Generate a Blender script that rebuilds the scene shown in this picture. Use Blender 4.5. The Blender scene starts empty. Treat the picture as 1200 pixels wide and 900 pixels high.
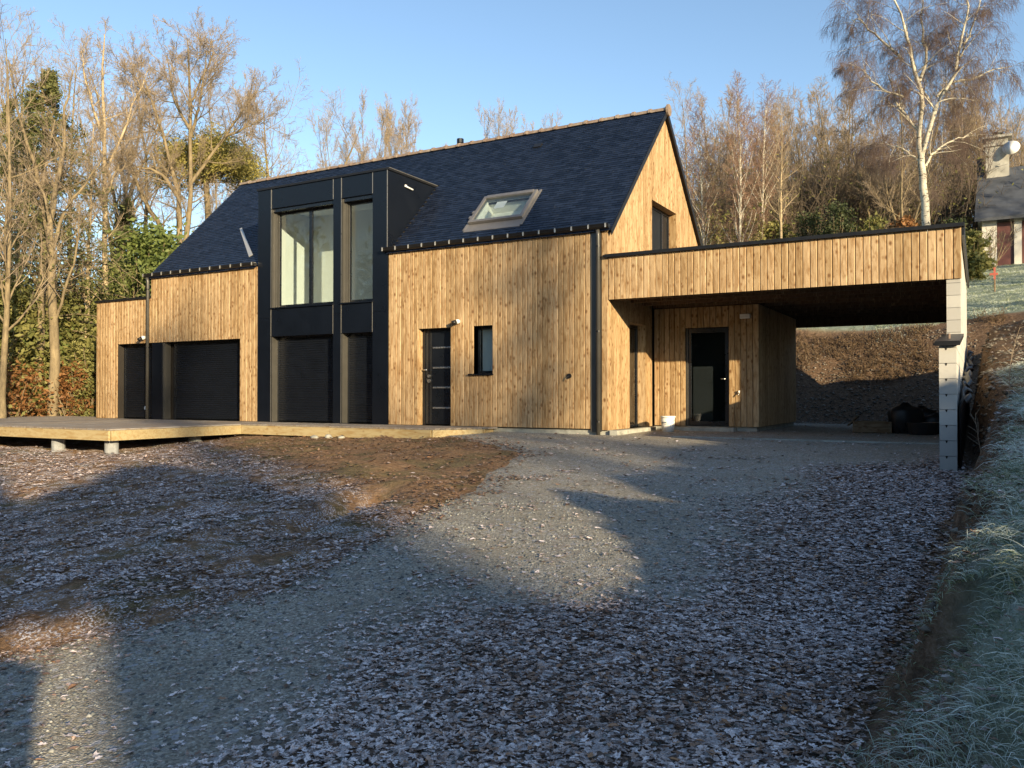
import bpy, math, random
import numpy as np
from mathutils import Vector, Matrix
sc = bpy.context.scene
COL = sc.collection
# ------------------------------------------------------------ camera, sky, sun, exposure
cam = bpy.data.objects.new('camera', bpy.data.cameras.new('camera')); COL.objects.link(cam)
cam.location = (6.356, -15.097, 0.69)
cam.rotation_euler = (math.radians(90.71), 0, math.radians(29.5))
cam.data.sensor_width = 36; cam.data.lens = 29.01
cam.data.clip_start = 0.05; cam.data.clip_end = 3000
sc.camera = cam
SUN = Vector((1.577, -1.0, 0.45)).normalized()
elev = math.asin(SUN.z)
world = bpy.data.worlds.new('World'); sc.world = world; world.use_nodes = True
wn = world.node_tree.nodes; wl = world.node_tree.links
sky = wn.new('ShaderNodeTexSky'); sky.sky_type = 'NISHITA'; sky.sun_disc = False
sky.sun_elevation = elev; sky.sun_rotation = math.atan2(SUN.x, SUN.y)
sky.air_density = 1.0; sky.dust_density = 0.3; sky.ozone_density = 1.8; sky.altitude = 100
bg = wn['Background']; bg.inputs['Strength'].default_value = SKY_STRENGTH = 0.12
wl.new(sky.outputs[0], bg.inputs[0])
sl = bpy.data.lights.new('sun', 'SUN'); sl.energy = 4.8; sl.angle = math.radians(0.55); sl.color = (1.0, 0.80, 0.50)
so = bpy.data.objects.new('sun', sl); COL.objects.link(so); so.location = (40, -30, 30)
so.rotation_euler = SUN.to_track_quat('Z', 'Y').to_euler()
sc.view_settings.view_transform = 'Standard'; sc.view_settings.look = 'None'
sc.view_settings.exposure = 1.08; sc.view_settings.gamma = 1.0
sc.cycles.max_bounces = 6; sc.cycles.transparent_max_bounces = 12

# ------------------------------------------------------------ helpers
RNG = random.Random(7)
WL = {}
def tag(o, label=None, cat=None, group=None, kind=None):
    if label: o['label'] = label
    if cat: o['category'] = cat
    if group: o['group'] = group
    if kind: o['kind'] = kind
    return o
def empty(name, loc=(0, 0, 0), label=None, cat=None, group=None):
    o = bpy.data.objects.new(name, None); COL.objects.link(o)
    o.location = loc; o.empty_display_size = 0.3; WL[o.name] = Vector(loc)
    return tag(o, label, cat, group)
def link(name, me, loc, parent=None):
    o = bpy.data.objects.new(name, me); COL.objects.link(o)
    WL[o.name] = Vector(loc)
    if parent is not None:
        o.parent = parent; o.location = Vector(loc) - WL[parent.name]
    else: o.location = loc
    return o
def mesh_np(name, V, F, mat=None, smooth=False):
    """V (n,3) array, F (m,k) array of one face size"""
    me = bpy.data.meshes.new(name)
    V = np.ascontiguousarray(V, dtype=np.float32); F = np.ascontiguousarray(F, dtype=np.int32)
    m, k = F.shape
    me.vertices.add(len(V)); me.vertices.foreach_set('co', V.ravel())
    me.loops.add(m*k); me.loops.foreach_set('vertex_index', F.ravel())
    me.polygons.add(m); me.polygons.foreach_set('loop_start', np.arange(0, m*k, k, dtype=np.int32))
    me.polygons.foreach_set('loop_total', np.full(m, k, dtype=np.int32))
    if smooth: me.polygons.foreach_set('use_smooth', np.ones(m, dtype=bool))
    me.update(calc_edges=True)
    if mat: me.materials.append(mat)
    return me
def set_attr(me, name, C4):
    a = me.color_attributes.new(name, 'FLOAT_COLOR', 'POINT')
    a.data.foreach_set('color', np.ascontiguousarray(C4, dtype=np.float32).ravel())
class MB:
    def __init__(s): s.v = []; s.f = []
    def add(s, vs, fs):
        n = len(s.v); s.v += [tuple(p) for p in vs]; s.f += [tuple(i+n for i in f) for f in fs]; return s
    def box(s, x0, y0, z0, x1, y1, z1):
        x0, x1 = min(x0, x1), max(x0, x1); y0, y1 = min(y0, y1), max(y0, y1); z0, z1 = min(z0, z1), max(z0, z1)
        return s.add([(x0,y0,z0),(x1,y0,z0),(x1,y1,z0),(x0,y1,z0),(x0,y0,z1),(x1,y0,z1),(x1,y1,z1),(x0,y1,z1)],
                     [(0,3,2,1),(4,5,6,7),(0,1,5,4),(1,2,6,5),(2,3,7,6),(3,0,4,7)])
    def quad(s, *p): return s.add(p, [tuple(range(len(p)))])
    def prism(s, poly, a, b):
        """closed polygon (list of 3-D points) extruded by vector from a to b"""
        n = len(poly); P0 = [Vector(p)+Vector(a) for p in poly]; P1 = [Vector(p)+Vector(b) for p in poly]
        fs = [tuple(range(n))[::-1], tuple(range(n, 2*n))] + [(i, (i+1) % n, n+(i+1) % n, n+i) for i in range(n)]
        return s.add(P0+P1, fs)
    def tube(s, path, r, n=8, cap=True):
        path = [Vector(p) for p in path]; rs = r if isinstance(r, (list, tuple)) else [r]*len(path)
        base = len(s.v); vs = []; fs = []
        for i, p in enumerate(path):
            d = (path[min(i+1, len(path)-1)] - path[max(i-1, 0)]).normalized()
            u = d.cross(Vector((0, 0, 1)))
            if u.length < .05: u = d.cross(Vector((0, 1, 0)))
            u.normalize(); w = u.cross(d)
            for k in range(n):
                a = 2*math.pi*k/n; vs.append(p + (u*math.cos(a) + w*math.sin(a))*rs[i])
        for i in range(len(path)-1):
            for k in range(n):
                a = i*n+k; b = i*n+(k+1) % n; fs.append((a, b, b+n, a+n))
        if cap: fs += [tuple(range(n))[::-1], tuple(range((len(path)-1)*n, len(path)*n))]
        return s.add(vs, fs)
    def build(s, name, mat, parent=None, smooth=False, bevel=0):
        xs = [v[0] for v in s.v]; ys = [v[1] for v in s.v]; zs = [v[2] for v in s.v]
        c = Vector(((min(xs)+max(xs))/2, (min(ys)+max(ys))/2, min(zs)))
        me = bpy.data.meshes.new(name); me.from_pydata([tuple(Vector(v)-c) for v in s.v], [], s.f)
        if mat: me.materials.append(mat)
        if smooth:
            for p in me.polygons: p.use_smooth = True
        me.update()
        o = link(name, me, c, parent)
        if bevel:
            b = o.modifiers.new('bevel', 'BEVEL'); b.width = bevel; b.segments = 2; b.limit_method = 'ANGLE'
        return o
def box(name, mat, parent, x0, y0, z0, x1, y1, z1, bevel=0):
    return MB().box(x0, y0, z0, x1, y1, z1).build(name, mat, parent, bevel=bevel)

# ------------------------------------------------------------ node material helper
class NT:
    def __init__(s, name):
        s.m = bpy.data.materials.new(name); s.m.use_nodes = True
        s.t = s.m.node_tree; s.n = s.t.nodes; s.l = s.t.links; s.b = s.n['Principled BSDF']
    def new(s, typ, **kw):
        n = s.n.new(typ)
        for k, v in kw.items(): setattr(n, k, v)
        return n
    def put(s, sock, v):
        if isinstance(v, bpy.types.NodeSocket): s.l.new(v, sock)
        elif v is not None:
            if isinstance(v, (tuple, list)) and len(v) == 3 and sock.type == 'RGBA': v = (*v, 1)
            sock.default_value = v
    def math(s, op, a, b=None, c=None, clamp=False):
        n = s.new('ShaderNodeMath', operation=op); n.use_clamp = clamp
        s.put(n.inputs[0], a)
        if b is not None: s.put(n.inputs[1], b)
        if c is not None: s.put(n.inputs[2], c)
        return n.outputs[0]
    def mix(s, f, a, b, typ='MIX'):
        n = s.new('ShaderNodeMix', data_type='RGBA', blend_type=typ)
        s.put(n.inputs[0], f); s.put(n.inputs[6], a); s.put(n.inputs[7], b); return n.outputs[2]
    def ramp(s, f, stops):
        n = s.new('ShaderNodeValToRGB'); e = n.color_ramp.elements
        while len(e) < len(stops): e.new(.5)
        for i, (p, c) in enumerate(stops):
            e[i].position = p; e[i].color = (*c, 1) if len(c) == 3 else c
        s.put(n.inputs[0], f); return n.outputs[0]
    def step(s, v, a, b):
        n = s.new('ShaderNodeMapRange'); n.interpolation_type = 'SMOOTHSTEP'
        s.put(n.inputs[0], v); n.inputs[1].default_value = a; n.inputs[2].default_value = b; return n.outputs[0]
    def pos(s): return s.new('ShaderNodeNewGeometry').outputs['Position']
    def objco(s): return s.new('ShaderNodeTexCoord').outputs['Object']
    def rand(s): return s.new('ShaderNodeObjectInfo').outputs['Random']
    def vmul(s, v, k, off=None):
        n = s.new('ShaderNodeVectorMath', operation='MULTIPLY'); s.put(n.inputs[0], v); n.inputs[1].default_value = k
        o = n.outputs[0]
        if off is not None:
            a = s.new('ShaderNodeVectorMath', operation='ADD'); s.put(a.inputs[0], o); s.put(a.inputs[1], off); o = a.outputs[0]
        return o
    def noise(s, v, scale, detail=4, rough=.55, dist=0, out=0):
        n = s.new('ShaderNodeTexNoise'); s.put(n.inputs['Vector'], v); n.inputs['Scale'].default_value = scale
        n.inputs['Detail'].default_value = detail; n.inputs['Roughness'].default_value = rough
        n.inputs['Distortion'].default_value = dist; return n.outputs[out]
    def voro(s, v, scale, out='Distance', feature='F1', rnd=1):
        n = s.new('ShaderNodeTexVoronoi', feature=feature); s.put(n.inputs['Vector'], v); n.inputs['Scale'].default_value = scale
        n.inputs['Randomness'].default_value = rnd; return n.outputs[out]
    def attr(s, name, out='Color'):
        n = s.new('ShaderNodeAttribute', attribute_name=name); return n.outputs[out]
    def sep(s, v):
        n = s.new('ShaderNodeSeparateXYZ'); s.put(n.inputs[0], v); return n.outputs
    def comb(s, x, y, z):
        n = s.new('ShaderNodeCombineXYZ')
        for i, q in enumerate((x, y, z)): s.put(n.inputs[i], q)
        return n.outputs[0]
    def bump(s, h, strength=.3, dist=.01):
        n = s.new('ShaderNodeBump'); s.put(n.inputs['Height'], h); n.inputs['Strength'].default_value = strength
        n.inputs['Distance'].default_value = dist; s.l.new(n.outputs[0], s.b.inputs['Normal'])
    def set(s, color=None, rough=None, metal=None, spec=None, **kw):
        if color is not None: s.put(s.b.inputs['Base Color'], color)
        if rough is not None: s.put(s.b.inputs['Roughness'], rough)
        if metal is not None: s.put(s.b.inputs['Metallic'], metal)
        if spec is not None: s.put(s.b.inputs['Specular IOR Level'], spec)
        return s.m
def plain(name, c, rough=.6, metal=0, var=.15, scale=6, spec=.5, bump=0):
    t = NT(name); p = t.pos(); n = t.noise(p, scale, 5)
    lo = tuple(x*(1-var) for x in c); hi = tuple(min(1, x*(1+var)) for x in c)
    col = t.ramp(n, [(.3, lo), (.7, hi)])
    r = t.math('MULTIPLY_ADD', n, .2, rough-.1)
    if bump: t.bump(t.noise(p, scale*8, 4), bump, .004)
    return t.set(col, r, metal, spec)

def wood_mat(name, tones, knot=(.11, .055, .025), knot_amt=1.0, rough=.72, axis=2, grain_dark=.62):
    t = NT(name); p = t.pos(); r = t.rand()
    off = t.comb(t.math('MULTIPLY', r, 37.), t.math('MULTIPLY', r, 91.), t.math('MULTIPLY', r, 53.))
    k = [9., 9., 9.]; k[axis] = 1.5
    g = t.vmul(p, tuple(k), off)
    n1 = t.noise(g, 1.6, 5, .6, 1.2)
    k2 = [60., 60., 60.]; k2[axis] = 1.6
    n2 = t.noise(t.vmul(p, tuple(k2), off), 1., 3, .6)
    base = t.ramp(r, [(0, tones[0]), (.35, tones[1]), (.7, tones[2]), (1, tones[3])])
    base = t.mix(t.math('MULTIPLY', t.step(t.noise(t.vmul(p, tuple(k), off), 4.0, 3, .6), .56, .72), .35), base, (.66, .52, .33) if axis == 2 else base)
    dark = t.mix(1.0, base, (grain_dark, grain_dark*.86, grain_dark*.7), 'MULTIPLY')
    c = t.mix(t.step(n1, .40, .66), base, dark)
    c = t.mix(t.math('MULTIPLY', t.step(n2, .5, .75), .35), c, dark)
    k3 = [10., 10., 10.]; k3[axis] = 6.5
    kn = t.voro(t.vmul(p, tuple(k3), off), 1.0, rnd=1)
    kd = t.math('ADD', kn, t.math('MULTIPLY', t.math('SUBTRACT', n1, .5), .14))
    ks = t.sep(t.voro(t.vmul(p, tuple(k3), off), 1.0, 'Color'))
    kd = t.math('ADD', kd, t.math('MULTIPLY', ks[0], .16))
    halo = t.step(kd, .42, .18); core = t.step(kd, .23, .14)
    c = t.mix(t.math('MULTIPLY', halo, .8*knot_amt), c, t.mix(1.0, dark, (.80,.68,.55), 'MULTIPLY'))
    c = t.mix(t.math('MULTIPLY', core, .72*knot_amt), c, knot)
    big = t.noise(p, .9, 3)
    c = t.mix(t.math('MULTIPLY', t.step(big, .45, .75), .25), c, dark)
    t.bump(t.math('ADD', n2, t.math('MULTIPLY', n1, .6)), .25, .003)
    return t.set(c, rough, 0, .3)

M = {}
def C(r, g, b): return (r, g, b)
M['wood'] = wood_mat('larch_cladding', [(.41,.285,.155), (.50,.36,.21), (.345,.235,.12), (.455,.325,.18)])
M['deckedge'] = wood_mat('pale_treated_timber', [(.42,.345,.19), (.46,.375,.21), (.38,.315,.175), (.43,.36,.215)], knot_amt=.4, axis=0, grain_dark=.8)
M['deckboard'] = wood_mat('frosted_deck_boards', [(.26,.24,.22), (.30,.28,.26), (.24,.21,.18), (.28,.26,.24)], knot_amt=.3, axis=1, grain_dark=.75)
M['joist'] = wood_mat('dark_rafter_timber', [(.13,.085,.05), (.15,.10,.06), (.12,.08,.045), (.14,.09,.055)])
M['backing'] = plain('dark_membrane', (.02, .016, .012), .9)
M['black'] = plain('anthracite_sheet', (.004, .006, .011), .30, 0, .1, 2, .4)
M['blackgloss'] = plain('anthracite_aluminium', (.006, .008, .012), .28, 0, .1, 3, .6)
M['frame'] = plain('grey_brown_profile', (.07, .067, .06), .35, .2, .1, 4, .6)
M['shutter'] = plain('anthracite_shutter_slats', (.006, .008, .013), .33, 0, .1, 4, .6)
M['gutter'] = plain('dark_zinc', (.014, .014, .015), .4, .3, .2, 8)
M['clip'] = plain('galvanised_clip', (.55, .54, .50), .4, .6, .1, 20)
M['trim'] = plain('pale_edge_trim', (.30, .29, .27), .3, .6, .1, 8)
M['white'] = plain('white_plastic', (.75, .75, .73), .4, 0, .04, 20)
M['steel'] = plain('brushed_steel', (.62, .61, .58), .28, .9, .06, 30)
M['interior'] = plain('white_plaster', (.80, .78, .72), .9, 0, .03, 2)
M['concrete'] = plain('pale_concrete', (.34, .34, .30), .9, 0, .3, 7, .3, .5)
M['plot'] = plain('grey_concrete_pad', (.25, .26, .27), .9, 0, .25, 9, .3, .4)
M['membrane'] = plain('black_dimple_sheet', (.012, .012, .013), .5, 0, .2, 20)
M['label'] = plain('white_paper', (.38, .44, .44), .6, 0, .1, 60)
M['vel'] = plain('taupe_aluminium', (.19, .18, .175), .45, .3, .1, 9)
M['red'] = plain('red_painted_wood', (.38, .09, .06), .7)
def m_slate():
    t = NT('slate'); p = t.pos(); a = t.attr('tone')
    n = t.noise(p, 14, 4)
    s = t.sep(a)
    c = t.mix(s[0], (.005, .009, .022), (.013, .021, .046))
    c = t.mix(t.step(n, .62, .75), c, (.03, .035, .045))
    t.bump(t.noise(p, 60, 3), .25, .003)
    return t.set(c, t.math('MULTIPLY_ADD', s[1], .10, .20), 0, .6)
M['slate'] = m_slate()
def m_ridge():
    t = NT('ridge_clay'); p = t.pos(); r = t.rand()
    c = t.ramp(t.noise(p, 9, 5), [(.3, (.12,.075,.055)), (.55, (.20,.14,.105)), (.75, (.30,.26,.21))])
    c = t.mix(t.math('MULTIPLY', r, .4), c, (.30,.27,.22)); t.bump(t.noise(p, 30, 4), .4, .01)
    return t.set(c, .85)
M['ridge'] = m_ridge()
def m_block():
    t = NT('concrete_block'); p = t.pos(); r = t.rand()
    c = t.mix(r, (.40,.39,.36), (.49,.48,.44))
    n = t.noise(p, 5, 5)
    c = t.mix(t.math('MULTIPLY', t.step(n, .5, .8), .4), c, (.34,.34,.33))
    t.bump(t.noise(p, 110, 3), .4, .004)
    return t.set(c, .93, 0, .2)
M['block'] = m_block()
def m_glass(name, tint=(.80, .85, .86), refl=1.0, ior=1.55):
    t = NT(name); t.n.remove(t.b)
    tr = t.new('ShaderNodeBsdfTransparent'); tr.inputs[0].default_value = (*tint, 1)
    gl = t.new('ShaderNodeBsdfGlossy'); gl.inputs['Roughness'].default_value = .02; gl.inputs[0].default_value = (.95, .97, 1, 1)
    fr = t.new('ShaderNodeFresnel'); fr.inputs[0].default_value = ior
    bp = t.new('ShaderNodeBump'); bp.inputs['Strength'].default_value = .08; bp.inputs['Distance'].default_value = .02
    t.l.new(t.noise(t.pos(), 1.3, 1), bp.inputs['Height'])
    t.l.new(bp.outputs[0], gl.inputs['Normal'])
    bf = t.math('SUBTRACT', 1.0, t.new('ShaderNodeNewGeometry').outputs['Backfacing'])
    f = t.math('MULTIPLY', t.math('MULTIPLY', fr.outputs[0], bf), refl, clamp=True)
    mx = t.new('ShaderNodeMixShader'); t.l.new(f, mx.inputs[0]); t.l.new(tr.outputs[0], mx.inputs[1]); t.l.new(gl.outputs[0], mx.inputs[2])
    t.l.new(mx.outputs[0], t.n['Material Output'].inputs[0]); return t.m
M['glass'] = m_glass('window_glass', refl=1.2)
M['skyglass'] = m_glass('roof_window_glass', refl=1.0)
M['blackpane'] = plain('black_window_panel', (.008, .009, .011), .45, 0, .1, 3, .3)
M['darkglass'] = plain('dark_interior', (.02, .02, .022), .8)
def m_bark(name, c1, c2, scale=7, spots=None):
    t = NT(name); p = t.objco()
    n = t.noise(t.vmul(p, (1, 1, .35)), scale, 5, .65)
    c = t.ramp(n, [(.3, c1), (.7, c2)])
    if spots:
        m = t.noise(t.vmul(p, (1, 1, 2.6)), 5, 4, .7); c = t.mix(t.step(m, .53, .62), c, spots)
    t.bump(n, .6, .02)
    return t.set(c, .92, 0, .15)
M['bark'] = m_bark('grey_brown_bark', (.12,.095,.06), (.29,.23,.14))
M['twig'] = m_bark('tan_twigs', (.24,.185,.13), (.36,.29,.21), 1.2)
M['twig_red'] = m_bark('reddish_twigs', (.19,.115,.085), (.31,.20,.14), 1.2)
M['twig_dark'] = m_bark('dark_twigs', (.09,.072,.055), (.17,.135,.10), 1.2)
M['goldbark'] = m_bark('golden_bark', (.26,.20,.12), (.46,.37,.24), 5, (.16,.13,.09))
M['twig_purple'] = m_bark('purple_brown_twigs', (.10,.07,.06), (.20,.145,.125), 1.2)
M['birch'] = m_bark('birch_bark', (.42,.38,.30), (.62,.58,.48), 5, (.10,.09,.075))
def m_leaf(name, c1, c2, trans=.3):
    t = NT(name); p = t.objco(); a = t.sep(t.attr('tone'))
    c = t.mix(a[0], c1, c2)
    tl = t.new('ShaderNodeBsdfTranslucent'); t.l.new(c, tl.inputs[0])
    mx = t.new('ShaderNodeMixShader'); mx.inputs[0].default_value = trans
    t.set(c, .6, 0, .3)
    t.l.new(t.b.outputs[0], mx.inputs[1]); t.l.new(tl.outputs[0], mx.inputs[2])
    t.l.new(mx.outputs[0], t.n['Material Output'].inputs[0]); return t.m
M['laurel'] = m_leaf('laurel_leaves', (.08,.115,.03), (.19,.23,.065))
M['conifer'] = m_leaf('conifer_needles', (.06,.075,.022), (.17,.17,.06), .15)
M['pine'] = m_leaf('pine_needles', (.20,.185,.05), (.38,.33,.10), .15)
M['bramble'] = m_leaf('undergrowth_leaves', (.12,.13,.035), (.30,.28,.10))
M['ivy'] = m_leaf('ivy_leaves', (.03,.045,.02), (.075,.09,.035), .15)
M['deadgrass'] = m_leaf('dead_bank_grass', (.10,.065,.04), (.26,.18,.105))
M['rustleaf'] = m_leaf('rusty_beech_leaves', (.16,.07,.025), (.32,.16,.06))
def m_litter():
    t = NT('frosted_leaf_litter'); a = t.sep(t.attr('tone')); p = t.pos()
    brown = t.ramp(a[0], [(0, (.08,.05,.036)), (.5, (.20,.12,.08)), (.85, (.31,.19,.125)), (1, (.38,.19,.08))])
    n = t.noise(p, 70, 3)
    fr = t.math('MULTIPLY', t.step(n, .70, .45), a[1], clamp=True)
    c = t.mix(fr, brown, (.80,.715,.70))
    return t.set(c, .8, 0, .25)
M['litter'] = m_litter()
def m_grass():
    t = NT('frosted_grass_blades'); a = t.sep(t.attr('tone'))
    green = t.mix(a[0], (.07,.13,.05), (.27,.28,.12))
    c = t.mix(a[1], green, (.80,.86,.82))
    return t.set(c, .7, 0, .25)
M['grass'] = m_grass()
def m_ground():
    t = NT('ground_soil'); p = t.pos(); a = t.sep(t.attr('region'))
    n1 = t.noise(p, 1.3, 6, .6); n2 = t.noise(p, 14, 6, .65); n3 = t.noise(p, 55, 4, .6)
    soil = t.ramp(n2, [(.25, (.09,.055,.033)), (.5, (.24,.145,.08)), (.75, (.38,.25,.15))])
    olive = t.mix(t.step(n3, .4, .7), (.09,.08,.04), (.20,.165,.08))
    soil = t.mix(t.math('MULTIPLY', t.step(n1, .48, .64), .75), soil, olive)
    frost = (.66,.64,.68)
    fr = t.math('MULTIPLY', t.math('MULTIPLY', t.step(n3, .47, .62), t.step(t.noise(p, 4.5, 5, .6), .40, .58)), a[2])
    left = t.mix(fr, soil, frost)
    rub = t.ramp(t.math('ADD', t.math('MULTIPLY', n2, .7), t.math('MULTIPLY', n3, .3)), [(.3, (.04,.026,.018)), (.5, (.125,.08,.05)), (.62, (.20,.135,.09)), (.8, (.32,.26,.20))])
    g = t.ramp(t.noise(p, 5, 6, .7), [(.3, (.13,.17,.11)), (.55, (.27,.31,.24)), (.8, (.42,.45,.40))])
    g = t.mix(t.math('MULTIPLY', t.step(n3, .45, .65), .5), g, (.10,.12,.06))
    c = t.mix(a[0], left, g); c = t.mix(a[1], c, rub)
    t.bump(t.math('ADD', n2, t.math('MULTIPLY', n3, .6)), .9, .035)
    return t.set(c, .95, 0, .15)
M['ground'] = m_ground()
def m_gravel():
    t = NT('crushed_gravel'); p = t.pos()
    v = t.voro(p, 75, 'Color'); vs = t.sep(v); vd = t.voro(p, 75)
    v2 = t.sep(t.voro(p, 28, 'Color'))
    n1 = t.noise(p, 1.1, 5, .6)
    c = t.ramp(vs[0], [(0, (.15,.138,.112)), (.5, (.30,.277,.23)), (.85, (.42,.39,.33)), (1, (.57,.54,.47))])
    c = t.mix(t.math('MULTIPLY', t.step(n1, .4, .65), .4), c, (.23,.205,.155))
    c = t.mix(t.math('MULTIPLY', t.step(t.noise(p, 6, 5, .65), .52, .68), .5), c, (.22,.175,.145))
    c = t.mix(t.math('MULTIPLY', t.step(v2[1], .93, .97), .8), c, (.36,.36,.38))
    lf = t.sep(t.attr('litter'))[0]
    lv = t.sep(t.voro(t.vmul(p, (1, 1, 1)), 26, 'Color'))
    mul = t.ramp(lv[0], [(0, (.05,.033,.025)), (.45, (.13,.085,.062)), (.62, (.20,.14,.11)), (.70, (.52,.46,.45)), (1, (.72,.65,.64))])
    c = t.mix(t.math('MULTIPLY', lf, .93), c, mul)
    t.bump(t.math('SUBTRACT', 1.0, vd), .8, .012)
    return t.set(c, .92, 0, .2)
M['gravel'] = m_gravel()
# ------------------------------------------------------------ terrain
def P(Z,l): return (6.356-.4924*Z+.8704*l, -15.097+.8704*Z+.4924*l)
def rbf(pts):
    A=np.array(pts,float);n=len(A)
    d=np.sqrt(((A[:,None,:2]-A[None,:,:2])**2).sum(-1)+.05)
    M=np.zeros((n+3,n+3));M[:n,:n]=d;M[:n,n]=1;M[n,:n]=1;M[:n,n+1:]=A[:,:2];M[n+1:,:n]=A[:,:2].T
    w=np.linalg.solve(M,np.r_[A[:,2],0,0,0])
    def f(X,Y):
        X=np.asarray(X,float);Y=np.asarray(Y,float)
        o=w[n]+w[n+1]*X+w[n+2]*Y
        for i in range(n): o=o+w[i]*np.sqrt((X-A[i,0])**2+(Y-A[i,1])**2+.05)
        return o
    return f
def ss(x): x=np.clip(x,0,1);return x*x*(3-2*x)
low_pts=[(-3,0,-.12),(0,0,-.13),(3,0,-.13),(6,0,-.13),(6,4,-.11),(0,4,-.11),(-3,8,-.1),(4,8,-.1),(-2.6,-1.2,-.17),
 (-5.5,-1.4,-.27),(-8.5,-1.6,-.30),(-9,-4.3,-.52),(-10.7,-5.2,-.54),(-13,-5,-.55),(-16,-4,-.5),(-12,-1,-.5),(-17,0,-.3),(-16,6,-.1),(-8,6,-.1),(-20,-5,-.5),(-20,-12,-1.0),(-30,0,-.2),(-22,8,-.05),(-25,20,0),(-40,30,0),(-60,0,-.5),(-60,60,0)]
low_pts+=[P(3,0)+(-.86,),P(1,0)+(-.96,),P(5,0)+(-.73,),P(8,0)+(-.52,),P(11,0)+(-.33,),P(13,1)+(-.2,),P(5,2)+(-.66,),P(8,3.4)+(-.47,),P(10.7,4.8)+(-.33,),P(5.3,-3.3)+(-.92,),P(3.5,-2)+(-.98,),P(8,-3)+(-.6,),P(12,-3)+(-.35,),P(10,-6.5)+(-.85,),P(-5,0)+(-1.3,),P(-5,-8)+(-1.8,),P(-25,0)+(-1.2,),P(-25,-25)+(-2,),P(-25,25)+(.5,)]
low=rbf(low_pts)
hill_pts=[P(2.3,1.3)+(-.42,),P(2.3,2.4)+(-.2,),P(3.4,2.2)+(-.02,),P(5,3.2)+(.20,),P(7,4.6)+(.42,),P(9,6)+(.66,),P(11,6.5)+(.72,),P(0,1)+(-.55,),P(-5,2)+(-.6,),P(-5,12)+(1.2,),P(4,8)+(.9,),
 (6.7,-2,.75),(6.8,0,.95),(8,0,1.35),(6.8,3,1.5),(6.8,6,2.0),(7.4,6.3,2.35),(6.5,8.5,2.3),(3,12.0,2.66),(0,14,3.0),(5,14,3.1),(-2,13,2.8),(-10,16,2.6),(-20,22,2.2),(12,3,2.3),
 P(28,16)+(3.75,),P(28,8)+(3.4,),P(36,21)+(5.7,),P(45,26)+(7.67,),P(45,32)+(8.2,),P(45,10)+(6.0,),P(60,0)+(6,),P(60,36)+(10,),P(100,50)+(13,),P(100,0)+(9,),P(100,-50)+(2,),P(20,25)+(4.5,),P(0,25)+(2.5,)]
hill=rbf(hill_pts)
# bank foot line (camera depth Z, lateral)
foot=np.array([P(-10,-2.5),P(0,.55),P(2.3,.95),P(3.3,1.33),P(5.2,2.6),P(8,4.3),P(10.4,5.85),(6.12,0.2),(6.12,7.8),(4,8.2),(0,8.6),(-8,9.2),(-16,11),(-24,15),(-40,30),(-70,70)])
def sdist(X,Y):
    """signed distance to the foot polyline, + on hill side"""
    X=np.asarray(X,float);Y=np.asarray(Y,float)
    best=np.full(X.shape,1e9);sg=np.ones(X.shape)
    for a,b in zip(foot[:-1],foot[1:]):
        d=b-a;L=np.hypot(*d);u=d/L
        t=np.clip(((X-a[0])*u[0]+(Y-a[1])*u[1])/L,0,1)
        px=a[0]+t*d[0];py=a[1]+t*d[1]
        q=np.hypot(X-px,Y-py)
        s=np.where((X-a[0])*u[1]-(Y-a[1])*u[0]>=0,1,-1)
        m=q<best-1e-9
        sg=np.where(m,s,sg);best=np.where(m,q,best)
    return best*sg
def n2(X,Y,s,seed=0):
    r=np.random.RandomState(seed);o=0
    for i in range(6):
        a=r.rand()*6.28;k=s*(.6+r.rand());ph=r.rand()*6.28
        o=o+np.sin(k*(X*np.cos(a)+Y*np.sin(a))+ph+1.3*np.sin(k*.7*(X*np.sin(a)-Y*np.cos(a))+ph*2))
    return o/3.5
def ground_z(X,Y):
    X=np.asarray(X,float);Y=np.asarray(Y,float)
    d=sdist(X,Y)+.06*n2(X,Y,4,5)
    w=np.where(Y>7,4.2,np.where(Y<-11,.7,.42+.12*n2(X,Y,3,7)))
    b=ss(d/w)
    zl=low(X,Y);zh=np.maximum(hill(X,Y),zl)
    z=zl*(1-b)+zh*b
    hs=np.clip(b,0,1)
    z=z+hs*(.05*n2(X,Y,2.2,1)+.02*n2(X,Y,7,2))
    s=soil(X,Y)
    z=z+s*(.035*n2(X,Y,3,3)+.020*n2(X,Y,9,4)+.010*n2(X,Y,19,14))
    # small eroded step at the edge of the leafy ground
    e=edge_d(X,Y)
    near=np.clip(1-np.abs(np.hypot(X-STEP[0],Y-STEP[1]))/1.3,0,1)
    z=z-.42*near*ss(1-np.abs(e-1.0+.12*n2(X,Y,5,6))/.40)
    near=np.clip(1-np.hypot(X-STEP2[0],Y-STEP2[1])/1.3,0,1)
    z=z+.10*near*ss((e-.15)/.2)
    return z
edge=np.array([(-6,.5),(-2.9,-1.2),(-.9,-2.9),(.15,-3.9),(.35,-4.6),(1.0,-6.5),(1.46,-8.2),(1.8,-9.9),(1.85,-10.85),(1.3,-12),(.4,-13),(-3,-15.5),(-12,-22)])
def edge_d(X,Y):
    """signed distance to the left edge of the gravel, + on the soil side"""
    X=np.asarray(X,float);Y=np.asarray(Y,float)
    best=np.full(X.shape,1e9);sg=np.ones(X.shape)
    for a,b in zip(edge[:-1],edge[1:]):
        d=b-a;L=np.hypot(*d);u=d/L
        t=np.clip(((X-a[0])*u[0]+(Y-a[1])*u[1])/L,0,1)
        q=np.hypot(X-a[0]-t*d[0],Y-a[1]-t*d[1])
        s=np.where((X-a[0])*u[1]-(Y-a[1])*u[0]>=0,1,-1)
        m=q<best-1e-9
        sg=np.where(m,s,sg);best=np.where(m,q,best)
    return best*sg
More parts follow.
